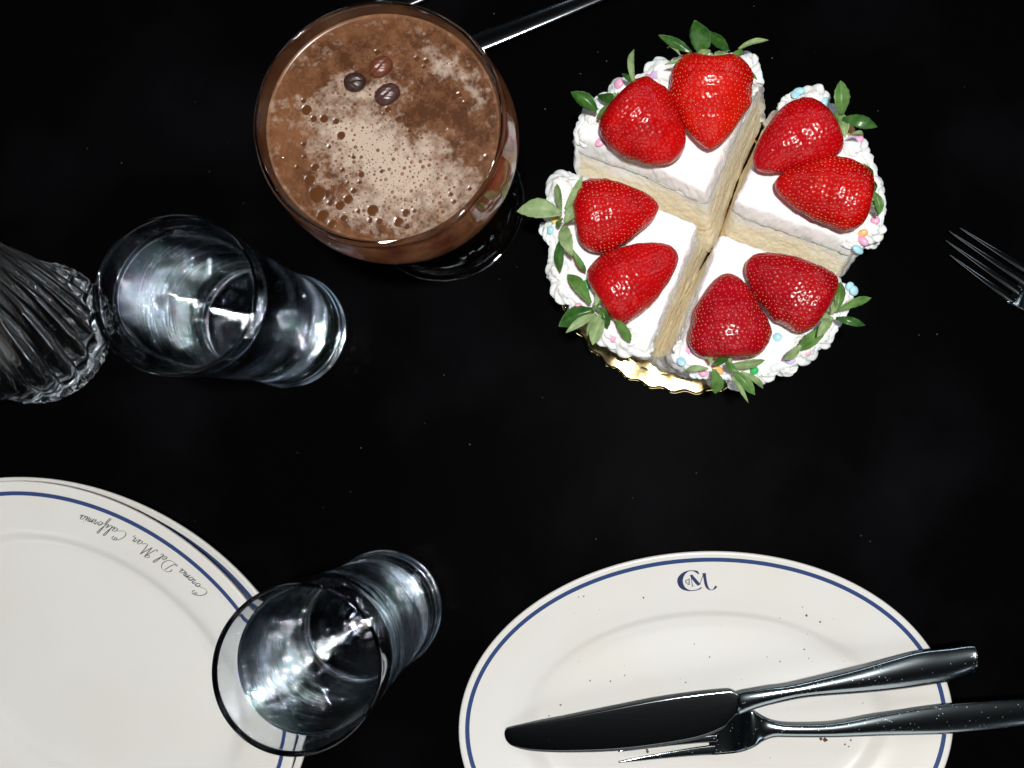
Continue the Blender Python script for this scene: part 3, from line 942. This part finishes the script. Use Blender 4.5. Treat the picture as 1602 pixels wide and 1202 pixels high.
# baseline runs along an ellipse inside the blue line, letters standing towards the middle of the platter
offb = 13.5
phis = np.linspace(0, 2 * np.pi, 4000)
ex = (PTOP.a - offb) * np.cos(phis); ey = (PTOP.b - offb) * np.sin(phis)
wx = top_c[0] + ex * math.cos(top_a) - ey * math.sin(top_a); wy = top_c[1] + ex * math.sin(top_a) + ey * math.cos(top_a)
s_px = P(329, 926, 22.5); e_px = P(126, 805, 22.5)
i0 = int(np.argmin((wx - s_px[0]) ** 2 + (wy - s_px[1]) ** 2)); i1 = int(np.argmin((wx - e_px[0]) ** 2 + (wy - e_px[1]) ** 2))
step = 1 if ((i1 - i0) % 4000) < 2000 else -1
idx = [(i0 + step * k) % 4000 for k in range(((i1 - i0) * step) % 4000 + 1)]
bx, by = wx[idx], wy[idx]
bs = np.r_[0, np.cumsum(np.hypot(np.diff(bx), np.diff(by)))]
cap = bs[-1] / wid
CAPH = cap * 1.05
parts = []; pen = 0.0
for ch in text:
    w_, strokes = GL_[ch]
    for st in strokes:
        q = smooth_curve(st, 5)
        q = q.copy()
        q[:, 0] += 0.32 * q[:, 1]
        s = (pen + q[:, 0]) * cap; h = q[:, 1] * CAPH
        X = np.interp(s, bs, bx); Y = np.interp(s, bs, by)
        X2 = np.interp(s + .3, bs, bx); Y2 = np.interp(s + .3, bs, by)
        tx, ty = X2 - X, Y2 - Y
        bad = np.hypot(tx, ty) < 1e-6
        if bad.any(): tx[bad] = bx[-1] - bx[-5]; ty[bad] = by[-1] - by[-5]
        ln = np.hypot(tx, ty); tx /= ln; ty /= ln
        nx, ny = -ty, tx
        cdir = np.array(top_c) - np.array([X[0], Y[0]])
        if nx[0] * cdir[0] + ny[0] * cdir[1] < 0: nx, ny = -nx, -ny
        path = np.stack([X + nx * h, Y + ny * h], 1)
        dd = np.gradient(path, axis=0)
        down = np.abs(dd @ np.array([nx[0], ny[0]])) / (np.linalg.norm(dd, axis=1) + 1e-9)
        parts.append(ribbon(path, 0.20 + 0.30 * down ** 2, zt_))
    pen += w_ + 0.045
V, Fs = merge(parts)
meshobj('lettering', V, Fs, M_ink, platter_top)

# crumbs and specks on the used platter
Vs, Fs = [], []
crumbs = [(905, 934, .5), (913, 933, .6), (936, 911, .6), (944, 909, .7), (1007, 935, .6), (1262, 963, .8), (1283, 973, .8), (1220, 967, .4), (1255, 950, .4), (923, 1065, .5), (955, 1066, .5), (977, 1057, .4),
          (1073, 1068, .5), (1086, 1008, .4), (1110, 1028, .5), (1362, 943, .6), (877, 1103, .7), (859, 1120, .5), (1258, 1016, .5), (1290, 1158, 1.7), (1284, 1156, 1.1), (1331, 1158, .7), (1322, 1165, .7), (1328, 1168, .5),
          (1220, 1035, .5), (1265, 1030, .4), (1013, 1176, .9), (1012, 1173, .8), (1350, 1100, .4), (1200, 1028, .4)]
for _ in range(38):
    crumbs.append((random.uniform(860, 1400), random.uniform(950, 1195), random.uniform(.12, .3)))
for (px, py, s) in crumbs:
    w3 = P(px, py, 6.0); z = float(zr(w3[0], w3[1])); w3 = P(px, py, z); z = float(zr(w3[0], w3[1]))
    if float(PR.rho(w3[0], w3[1])) > 0.93: continue
    k0 = len(Vs)
    for d in ((1, 0, 0), (0, 1, 0), (-1, 0, 0), (0, -1, 0), (0, 0, 1), (0, 0, -.4)):
        Vs.append([w3[0] + d[0] * s * random.uniform(.6, 1.2), w3[1] + d[1] * s * random.uniform(.6, 1.2), z + s * .2 + d[2] * s * .7])
    for q in ((0, 1), (1, 2), (2, 3), (3, 0)):
        Fs.append((k0 + q[0], k0 + q[1], k0 + 4)); Fs.append((k0 + q[1], k0 + q[0], k0 + 5))
props(meshobj('crumbs', np.array(Vs), Fs, M_crumb, smooth=False), 'brown crumbs scattered on the used platter', 'crumbs', kind='stuff')


# ------------------------------------------------------------------ cutlery
def loft_strip(rows_px, zf, thick, crown, name, parent, material, nw=13, soften=0.0, under=0.5, ex=0.6):
    """rows_px: (x_top,y_top,x_bot,y_bot) cross lines along the piece, zf(i)->height; a solid with a crowned face."""
    R = smooth_curve(rows_px, 5)
    n = len(R)
    V = []
    for i, (x0, y0, x1, y1) in enumerate(R):
        z = zf(i / (n - 1))
        th_ = thick(i / (n - 1)) if callable(thick) else thick
        cr = crown(i / (n - 1)) if callable(crown) else crown
        a = P(x0, y0, z); b = P(x1, y1, z)
        row = []
        for j in range(nw):
            s = j / (nw - 1); e = math.sin(math.pi * s) ** ex
            q = a * (1 - s) + b * s; q[2] = z + cr * e
            row.append(q)
        for j in range(nw - 2, 0, -1):
            s = j / (nw - 1); e = math.sin(math.pi * s) ** 0.5
            q = a * (1 - s) + b * s; q[2] = z - th_ * e * under * 2 * 0.5
            row.append(q)
        V.append(row)
    V = np.array(V); m_ = V.shape[1]
    Fs = gridfaces(n, m_, False, True).tolist()
    Vf = V.reshape(-1, 3); k0 = len(Vf)
    Vf = np.vstack([Vf, V[0].mean(0)[None], V[-1].mean(0)[None]])
    for j in range(m_):
        Fs.append((k0, j, (j + 1) % m_)); Fs.append((k0 + 1, k0 - m_ + (j + 1) % m_, k0 - m_ + j))
    return meshobj(name, Vf, Fs, material, parent)


# knife on the platter
kn = thing('table_knife', 'steel table knife lying across the fork on the used platter', 'knife', tuple(P(1160, 1100, 12)))
zk = lambda x: 8.5 + (x - 788) / (1529 - 788) * 17.0
loft_strip([(789, 1147, 789.5, 1152), (791, 1141, 792, 1159), (798, 1137.5, 803, 1168), (830, 1131.5, 832, 1175), (886, 1121, 884, 1177.5), (960, 1106, 960, 1175.5), (1030, 1092.5, 1030, 1168), (1090, 1084, 1090, 1157),
            (1131, 1080, 1128, 1142), (1144, 1080, 1141, 1129), (1152, 1084, 1150, 1120), (1155, 1087, 1154, 1118)],
           lambda s: 13.8 + s * 2.4, 1.6, lambda s: .25, 'blade', kn, M_steel_shaded, 15)
loft_strip([(1153.5, 1086, 1155, 1119), (1156, 1083.5, 1160, 1117.5), (1175, 1080, 1180, 1110), (1205, 1075, 1210, 1102), (1240, 1070, 1264, 1091.5), (1331, 1048, 1345, 1085), (1390, 1031, 1400, 1079.5), (1439, 1018, 1447, 1073),
            (1485, 1012.5, 1488, 1066), (1519, 1008, 1521, 1054), (1526, 1012, 1527.5, 1047)],
           lambda s: 16.6 + s * 6.6, 3.0, lambda s: 2.6 * min(1, .45 + s), 'handle', kn, M_steel, 21)

# fork on the platter
fk = thing('table_fork', 'steel table fork lying half under the knife on the used platter', 'fork', tuple(P(1180, 1140, 9)))
loft_strip([(1108, 1118, 1110, 1181), (1125, 1115, 1122, 1181), (1150, 1112, 1150, 1178.5), (1168, 1110, 1166, 1175), (1180, 1113, 1182, 1168), (1195, 1122, 1194, 1160), (1212, 1129, 1212, 1154), (1240, 1132.5, 1240, 1154),
            (1307, 1130.5, 1304, 1154), (1391, 1115, 1391, 1151), (1481, 1100.5, 1481, 1148.5), (1560, 1095, 1560, 1142), (1640, 1090, 1640, 1133), (1720, 1085, 1720, 1124), (1728, 1090, 1728, 1118)],
           lambda s: 8.0 + 14.5 * s + 3.5 * math.exp(-((s - .25) / .1) ** 2), 2.0, lambda s: -1.2 * max(0, 1 - s * 5) + 1.5 * min(1, max(0, s * 4 - .6)), 'shank', fk, M_steel, 17)
for (y0, y1, tx, ty, w) in [(1165, 1181, 968, 1193, 3), (1149, 1161, 967, 1176, 3), (1133, 1145, 972, 1163, 3), (1117, 1129, 980, 1150, 3)]:
    c0 = (y0 + y1) / 2
    rows = []
    for k in range(7):
        s = k / 6
        x = 1124 + (tx - 1124) * s
        yc = c0 + (ty - c0) * (s ** 1.25)
        hw = (y1 - y0) / 2 * (1 - s) + (w / 2) * s
        if k == 6: hw *= .6
        rows.append((x, yc - hw, x, yc + hw))
    loft_strip(rows, lambda s: 8.4 - 1.4 * math.sin(s * 3.0) + .4 * s, 1.4, .15, 'tine', fk, M_steel, 9)

# fork at the right edge of the picture
f2 = thing('table_fork', 'steel fork on the bare table at the right edge, tines towards the cake', 'fork', tuple(P(1600, 450, 2)))
o0 = np.array([1600.0, 449.0]); dr = np.array([math.cos(math.radians(33)), math.sin(math.radians(33))]); pn = np.array([-dr[1], dr[0]])


def row2(s, hw, off=0.0):
    c = o0 + dr * s + pn * off
    a = c - pn * hw; b = c + pn * hw
    return (a[0], a[1], b[0], b[1])


loft_strip([row2(-8, 34), row2(10, 33), row2(30, 31), row2(48, 24), row2(62, 15), row2(80, 10), (row2(120, 8)), row2(220, 10), row2(330, 16), row2(420, 18), row2(426, 14)],
           lambda s: 2.2 + 9 * math.exp(-((s - .30) / .16) ** 2) + 1.0 * s, 2.0, lambda s: -1.8 * max(0, 1 - s * 6) + 1.2 * min(1, max(0, s * 4 - .6)), 'shank', f2, M_steel_shaded, 17)
for off, tipw, ln, curve in [(-26.5, 3.2, -134, -3), (-9, 3.2, -146, 1), (9, 3.2, -142, 4), (26.5, 3.2, -124, 6)]:
    rows = []
    for k in range(9):
        s = k / 8
        rows.append(row2(2 + (ln - 2) * s, 6.6 * (1 - s) + 1.6 * s if k < 8 else .8, off - curve * s))
    loft_strip(rows, lambda s: 2.0 + 1.0 * math.sin(s * math.pi) * -1 + 5.0 * s * s, 1.5, lambda s: .7, 'tine', f2, M_steel_shaded, 11)

# two handles running out of the top of the picture behind the coupe
h1 = thing('table_knife', 'steel handle darkened as if unlit, right of the coffee cocktail, leaving the top edge', 'knife', tuple(P(860, 20, 2)))
e1 = np.array([695.0, 89.0]); dd_ = np.array([math.cos(math.radians(-21.8)), math.sin(math.radians(-21.8))]); nn_ = np.array([-dd_[1], dd_[0]])


def row3(e, s, hw):
    c = e + dd_ * s
    a = c - nn_ * hw; b = c + nn_ * hw
    return (a[0], a[1], b[0], b[1])


loft_strip([row3(e1, 0, 11), row3(e1, 4, 15), row3(e1, 60, 16), row3(e1, 160, 15), row3(e1, 260, 13), row3(e1, 340, 12)], lambda s: 3.0, 2.4, 2.2, 'handle', h1, M_steel_shaded, 25, ex=0.28)
loft_strip([row3(e1, 339, 12), row3(e1, 350, 16), row3(e1, 480, 22), row3(e1, 620, 20), row3(e1, 690, 4)], lambda s: 3.0, 1.0, .4, 'blade', h1, M_steel_shaded, 9)
h2 = thing('table_spoon', 'steel handle tip just showing at the top edge behind the coffee cocktail', 'spoon', tuple(P(690, -20, 2)))
e2 = np.array([560.0, 28.0])
loft_strip([row3(e2, 0, 12), row3(e2, 4, 15), row3(e2, 60, 16), row3(e2, 180, 13), row3(e2, 330, 8), row3(e2, 420, 7)], lambda s: 3.0, 2.4, 2.0, 'handle', h2, M_steel_shaded, 25, ex=0.28)
loft_strip([row3(e2, 419, 7), row3(e2, 440, 22), row3(e2, 490, 38), row3(e2, 560, 40), row3(e2, 610, 24), row3(e2, 622, 4)], lambda s: 5.0, 3.0, -1.5, 'bowl', h2, M_steel, 15)


# ------------------------------------------------------------------ water glasses
def glass_profile(h, rt, rm, rb, wall=1.7, base=13.0):
    outer = smooth_curve([(rb - 3.0, 0.3), (rb - .8, 1.0), (rb, 3.0), (rb - .3, 9), (rb - 1.3, 18), (rm, 48), (rm + .25 * (rt - rm), 85), (rt - .6, 128), (rt, h - 2), (rt - .1, h - .7)], 8)
    top_ = [(rt - .45, h - .1), (rt - .9, h), (rt - 1.35, h - .12), (rt - wall, h - .8)]
    inner = smooth_curve([(rt - wall, h - 3), (rt - .6 - wall, 128), (rm + .25 * (rt - rm) - wall, 85), (rm - wall, 48), (rm - wall + .4, 30), (rm - wall - .2, 26), (rm - wall - .1, 22), (rm - wall - 1.2, base + 3.5), (rm - wall - 4, base + 1.0), (rm - 12, base + .3), (0.02, base)], 8)
    bottom = [(0.02, 1.4), (rb - 12, 1.2), (rb - 7, .9)]
    return outer, top_, inner, bottom


def inner_radius(inner, z):
    q = inner[np.argsort(inner[:, 1])]
    return float(np.interp(z, q[:, 1], q[:, 0]))


def water_glass(c, label, wlabel, level):
    h = 148.0
    root = thing('water_glass', label, 'glass', (c[0], c[1], 0), 'tumblers of water')
    outer, top_, inner, bottom = glass_profile(h, 36.0, 32.2, 33.6)
    prof = [tuple(p) for p in outer] + top_ + [tuple(p) for p in inner] + bottom
    # fine turned rings on the inside of the bottom and small steps low on the wall
    prof2 = []
    for (r, z) in outer: prof2.append((r, z))
    prof2 += top_
    for (r, z) in inner:
        if z > 13.5: prof2.append((r + 0.16 * math.sin(z * 1.05) * max(0, min(1, (70 - z) / 30)) + (.35 if 19 < z < 20.5 or 31 < z < 32 else 0), z))
    rr_i = inner[-1][0]
    r0 = min(r for r, z in inner if z > 13.5)
    for r in np.arange(r0 - .15, 0.1, -0.16):
        prof2.append((r, 13.0 + 0.058 * math.sin(r * 2 * math.pi / 1.25) + 0.0009 * r * r))
    prof2.append((0.02, 13.0))
    for (r, z) in bottom: prof2.append((r, z))

    def wob(T, R, Z):
        k = np.clip((Z - 14) / 30, 0, 1) * np.clip((140 - Z) / 30, 0, 1)
        R = R * (1 + 0.004 * k * np.sin(3 * T + Z * 0.03) + .003 * k * np.sin(Z * .16 + 1.3 * np.sin(T)))
        return R, T
    V, Fs = revolve(prof2, 160, True, (c[0], c[1], 0), wob)
    meshobj('tumbler', V, Fs, M_glass, root)
    # the water: from the inner bottom up to the level, reaching a hair into the wall
    q = inner[::-1]
    q = q[q[:, 1] <= level - 1.2]
    wp = [(r + 0.12 if r > 0.1 else r, z - 0.05) for r, z in q]
    ri = inner_radius(inner, level)
    wp += [(ri + 0.12, level - .6), (ri + .12, level + .35), (ri - .35, level + .12), (ri - 1.2, level - .12), (ri - 3, level - .3), (ri - 8, level - .35), (0.02, level - .35)]
    V, Fs = revolve(wp, 128, False, (c[0], c[1], 0), wob)
    w = meshobj('drinking_water', V, Fs, M_water)
    own_origin(w, (c[0], c[1], 14))
    props(w, wlabel, 'water')
    return root


g1 = P(273, 461, 148); g2 = P(464, 1047, 148)
water_glass(g1[:2], 'tumbler of water between the ribbed glass vessel and the coffee cocktail', 'clear still water in the tumbler below the coffee cocktail', 134)
water_glass(g2[:2], 'tumbler of water overlapping the stacked platters at the bottom', 'clear still water in the tumbler by the stacked platters', 126)

# ------------------------------------------------------------------ ribbed glass vessel at the left edge
vc = P(66, 521, 2)
vz = thing('ribbed_vase', 'tall clear vase with twisted ribs and a crimped foot at the left edge', 'vase', (vc[0], vc[1], 0))
NR = 19


def ribs(T, R, Z):
    outer_ = R > 0
    tw = -0.0105 * Z
    amp = 0.045 * np.clip((Z - 6) / 8, 0, 1)
    cr = 0.032 * np.exp(-((Z - 4) / 4.5) ** 2)
    Rn = R * (1 + amp * (2 * np.abs(np.cos(NR / 2 * (T + tw))) - 1) + cr * np.abs(np.cos(NR / 2 * T + 1.2 * np.sin(Z * 1.1))) + cr * .35 * np.sin(47 * T + Z))
    return Rn, T


def ribs_in(T, R, Z):
    return R * (1 + 0.010 * np.cos(NR * (T - 0.0105 * Z + .08))), T


zsv = np.r_[np.linspace(0.4, 16, 26), np.linspace(18, 210, 90)]
rv = np.interp(zsv, [0, 2, 6, 10, 16, 40, 100, 210], [36, 39.5, 40.5, 38.6, 38.2, 39.5, 43.5, 54])
Vo, _ = revolve(list(zip(rv, zsv)), 520, False, (vc[0], vc[1], 0), ribs)
zin = np.linspace(210, 9, 60)
rin = np.interp(zin, [9, 12, 16, 40, 100, 210], [26, 32, 34.4, 36.2, 40.3, 50.8])
Vi, _ = revolve(list(zip(rin, zin)), 520, False, (vc[0], vc[1], 0), ribs_in)
no, ni = len(zsv), 60
Vall = np.concatenate([Vo.reshape(520, no, 3), Vi.reshape(520, ni, 3), np.tile(np.array([[[vc[0], vc[1], 8.0]]]), (520, 1, 1)) + 0.02 * np.stack([np.cos(np.linspace(0, 6.283, 520, endpoint=False)), np.sin(np.linspace(0, 6.283, 520, endpoint=False)), np.zeros(520)], 1)[:, None, :],
                       np.tile(np.array([[[vc[0], vc[1], 1.2]]]), (520, 1, 1)) + 0.02 * np.stack([np.cos(np.linspace(0, 6.283, 520, endpoint=False)), np.sin(np.linspace(0, 6.283, 520, endpoint=False)), np.zeros(520)], 1)[:, None, :]], 1)
tot = no + ni + 2
meshobj('vessel_body', Vall.reshape(-1, 3), gridfaces(520, tot, True, True), M_glass_rib, vz)

# ------------------------------------------------------------------ coupe with the coffee cocktail
cc = P(594, 191, 150)[:2]
cp = thing('coupe_glass', 'wide stemmed coupe glass filled with foamy coffee cocktail', 'glass', (cc[0], cc[1], 0))
out = smooth_curve([(47, .4), (47.4, 1.2), (46.6, 2.0), (30, 3.2), (12, 6), (6.0, 12), (4.4, 25), (4.2, 48), (5.2, 62), (9, 68.5), (20, 75), (36, 85), (49, 97), (55.5, 107), (58.6, 119), (58.6, 131), (57.2, 143), (56.4, 149)], 7)
inn = smooth_curve([(53.6, 148.8), (52.4, 143), (54.6, 132), (56.0, 120), (53.3, 109), (47, 99.5), (34.5, 88.5), (19, 79), (8, 74), (0.02, 73)], 7)
prof = [tuple(p) for p in out] + [(56.0, 149.8), (55.2, 150.2), (54.2, 149.9)] + [tuple(p) for p in inn] + [(0.02, 1.5), (30, .9)]
V, Fs = revolve(prof, 200, True, (cc[0], cc[1], 0))
meshobj('coupe', V, Fs, M_glass_coupe, cp)

LV = 143.5
drink = thing('coffee_cocktail', 'brown coffee cocktail with bubbly tan foam filling the coupe', 'drink', (cc[0], cc[1], 74))
q = inn[::-1]; q = q[q[:, 1] < LV - .2]
wp = [(max(r + .15 if r > .1 else r, 0.02), z - .1) for r, z in q] + [(float(np.interp(LV, [132, 143, 148.8], [54.6, 52.4, 53.6])) + .15, LV - .1)]
V, Fs = revolve(wp, 160, False, (cc[0], cc[1], 0))
meshobj('liquid_body', V, Fs, M_liquid, drink)


def foam_px(px, py):
    return P(px, py, LV)[:2]


# foam disc with its colour pattern
RF = 52.6
nr_, nt_ = 170, 520
rr2 = np.linspace(0.01, RF, nr_); tt2 = np.linspace(0, 2 * np.pi, nt_, endpoint=False)
RR, TT2 = np.meshgrid(rr2, tt2, indexing='ij')
X = cc[0] + RR * np.cos(TT2); Y = cc[1] + RR * np.sin(TT2)
Zf = np.full_like(X, LV)
p3 = np.stack([X, Y, np.zeros_like(X)], -1)
warp = np.stack([fbm(p3, 0.09, 50, 3), fbm(p3, 0.09, 60, 3), np.zeros_like(X)], -1) * 4.0
pw_ = p3 + warp


def blob(px, py, rx, ry, ang=0.0):
    c_ = foam_px(px, py); s = 3.56
    dx = (pw_[..., 0] - c_[0]) * s; dy = -(pw_[..., 1] - c_[1]) * s
    u = dx * math.cos(ang) + dy * math.sin(ang); v = -dx * math.sin(ang) + dy * math.cos(ang)
    return np.exp(-((u / rx) ** 2 + (v / ry) ** 2))


light = 1.25 * blob(625, 265, 105, 62, .42) + 0.75 * blob(540, 215, 70, 45, .5) + 0.9 * blob(575, 140, 45, 22, .15) + .75 * blob(690, 98, 45, 16, .55) + .65 * blob(735, 150, 48, 12, .95) + .45 * blob(485, 155, 35, 22, .2) + .6 * blob(560, 330, 70, 24, .1)
dark = 0.8 * blob(690, 165, 48, 42, .6) + .35 * blob(600, 60, 90, 35) + .35 * blob(740, 235, 30, 50) + .55 * blob(470, 125, 50, 18, -.5) + .45 * blob(545, 100, 28, 18) + .3 * blob(460, 260, 30, 70) + .3 * blob(500, 310, 40, 30)
f = light - dark * 0.75 + 0.34 * fbm(p3, 0.35, 70, 4) + 0.17 * fbm(p3, 1.1, 75, 4) - .10
f = np.clip(f, 0, 1)
f = f ** 0.9
c_d = np.array([0.065, 0.024, 0.010]); c_m = np.array([0.160, 0.070, 0.033]); c_l = np.array([0.44, 0.345, 0.275])
base_d = np.clip(0.55 + 0.5 * fbm(p3, 0.22, 90, 4) + .35 * fbm(p3, 1.2, 95, 3) - dark * .5, 0, 1)[..., None]
brown = c_d * (1 - base_d) + c_m * base_d
orange = np.clip(1.3 * blob(455, 200, 38, 90) + blob(560, 40, 110, 22, -.1) * .8, 0, 1)[..., None] * 0.55
brown = brown * (1 - orange) + np.array([0.20, 0.086, 0.037]) * orange
colr = brown * (1 - f[..., None]) + c_l * f[..., None]
# holes in the foam where the dark liquid shows
spots = [(480, 172, 8.5), (507, 186, 7), (491, 186, 5.5), (475, 158, 4.5), (534, 212, 6.8), (526, 190, 5), (497, 304, 14), (485, 282, 9), (493, 262, 6.5), (505, 338, 10), (519, 351, 7), (583, 330, 9.5), (545, 312, 7.5), (532, 322, 8), (538, 342, 6),
         (635, 333, 6.5), (624, 348, 8), (607, 171, 5.5), (652, 92, 5), (667, 96, 4.8), (663, 105, 3.5), (718, 149, 4.8), (727, 162, 4.2), (565, 273, 5), (553, 299, 5), (563, 285, 3.5), (553, 246, 3.5), (597, 268, 3.5), (705, 304, 4), (710, 316, 4), (590, 82, 5),
         (636, 354, 5), (648, 330, 3.5), (475, 226, 4), (476, 246, 3.5), (465, 262, 4), (515, 230, 3.2), (536, 266, 3.8), (544, 285, 3.2), (579, 345, 4.5), (593, 346, 5), (516, 318, 4.5), (560, 330, 3.8), (760, 246, 4), (735, 295, 3.5), (640, 205, 2.8)]
hole = np.zeros_like(X)
for (px, py, r) in spots:
    c_ = foam_px(px, py); rad_ = r / 3.56
    d = np.hypot(X - c_[0], Y - c_[1]) / (rad_ * (1 + 0.12 * noise3(p3, 0.6, int(px)) ))
    hole = np.maximum(hole, np.clip((1.06 - d) / 0.12, 0, 1))
hc = np.array([0.075, 0.026, 0.008])
colr = colr * (1 - hole[..., None]) + hc * hole[..., None]
rimd = np.clip((RR - (RF - 1.5)) / 1.2, 0, 1)[..., None]
colr = colr * (1 - rimd * .3) + np.array([.3, .16, .08]) * rimd * .3
Zf = Zf + 0.10 * f + 0.05 * fbm(p3, 1.6, 33, 2) * f - 0.25 * hole + 0.8 * np.clip((RR - (RF - 1.6)) / 1.6, 0, 1) ** 2
V = np.stack([X, Y, Zf], -1).reshape(-1, 3)
fo = meshobj('foam', V, gridfaces(nr_, nt_, False, True), M_foam, drink)
ca = fo.data.color_attributes.new('foam_colour', 'FLOAT_COLOR', 'POINT')
ca.data.foreach_set('color', np.c_[colr.reshape(-1, 3), np.ones(len(V))].astype(np.float32).ravel())


# bubbles: big ones as single domes, the froth of tiny ones as one piece
def dome(c_, r, hgt, n=14, k=5):
    Vd = []
    for a in np.linspace(0, 2 * np.pi, n, endpoint=False):
        for u in np.linspace(0, 1, k):
            Vd.append((c_[0] + r * math.cos(u * math.pi / 2) * math.cos(a), c_[1] + r * math.cos(u * math.pi / 2) * math.sin(a), c_[2] + hgt * math.sin(u * math.pi / 2)))
    return np.array(Vd), gridfaces(n, k, True, False)


for (px, py, r) in spots[:30]:
    c_ = foam_px(px, py)
    v_, f_ = dome((c_[0], c_[1], LV - .28), r / 3.56 * 1.0, r / 3.56 * .10, 24, 6)
    ob = meshobj('bubble', v_, f_, M_bubble, drink)
    own_origin(ob, (c_[0], c_[1], LV))
tiny = []
placed = []
tries = 0
while len(placed) < 900 and tries < 40000:
    tries += 1
    px = random.uniform(425, 765); py = random.uniform(50, 360)
    if math.hypot((px - 597) / 172, (py - 195) / 166) > 1: continue
    c_ = foam_px(px, py)
    ir = int(min(nr_ - 1, np.hypot(c_[0] - cc[0], c_[1] - cc[1]) / RF * nr_)); it = int((math.atan2(c_[1] - cc[1], c_[0] - cc[0]) % (2 * math.pi)) / (2 * math.pi) * nt_) % nt_
    if random.random() > f[ir, it] ** 1.2 * (1.0 if px < 640 or py > 250 else .45) or hole[ir, it] > .1: continue
    r = random.choice([.22, .26, .30, .34, .40, .48, .58, .75]) * (1.25 if py > 230 and px < 700 else .95)
    if any(math.hypot(c_[0] - a[0], c_[1] - a[1]) < (r + a[2]) * 1.15 for a in placed): continue
    placed.append((c_[0], c_[1], r))
big = [dome((a, b, LV - .05), r, r * .55, 12, 4) for a, b, r in placed if r <= .55]
V, Fs = merge(big)
props(meshobj('froth', V, Fs, M_bubble_pale, drink), kind='stuff')
for a, b, r in placed:
    if r > .55:
        v_, f_ = dome((a, b, LV - .1), r, r * .6, 16, 5)
        ob = meshobj('bubble', v_, f_, M_bubble_pale, drink); own_origin(ob, (a, b, LV))


# coffee beans
def bean(px, py, ln, wd, ang, material, label):
    c_ = P(px, py, LV + 0.6)
    n1, n2 = 48, 33
    Vb = []
    for i in range(n1):
        a = i / n1 * 2 * np.pi
        for j in range(n2):
            u = -1 + 2 * j / (n2 - 1)
            rr3 = math.sqrt(max(0, 1 - abs(u) ** 2.3))
            x = u * ln / 2; y = rr3 * wd / 2 * math.cos(a); z = rr3 * wd * .33 * math.sin(a)
            if z > 0:
                gw = y - 0.35 * math.sin(u * 3.0)
                z -= 1.15 * math.exp(-(gw / .42) ** 2) * rr3
                z += .22 * math.exp(-((abs(gw) - .9) / .4) ** 2) * rr3
            z += .10 * math.sin(x * 2.1 + y * 3)
            Vb.append((x, y, z))
    Vb = np.array(Vb)
    ca_, sa_ = math.cos(ang), math.sin(ang)
    Wb = np.stack([c_[0] + Vb[:, 0] * ca_ - Vb[:, 1] * sa_, c_[1] + Vb[:, 0] * sa_ + Vb[:, 1] * ca_, c_[2] + Vb[:, 2]], 1)
    o = meshobj('coffee_bean', Wb, gridfaces(n1, n2, True, False), material)
    own_origin(o, tuple(c_))
    props(o, label, 'coffee bean', 'coffee beans floating on the foam')


bean(596, 105, 11.6, 9.0, math.radians(40), M_bean_red, 'reddish brown coffee bean, the topmost of the three on the foam')
bean(555, 129, 10.2, 9.0, math.radians(5), M_bean, 'round dark coffee bean, leftmost of the three on the foam')
bean(606, 148, 12.4, 9.4, math.radians(33), mat('mauve_bean', (0.055, 0.020, 0.017), 0.33), 'dark purplish coffee bean, lowest of the three on the foam')
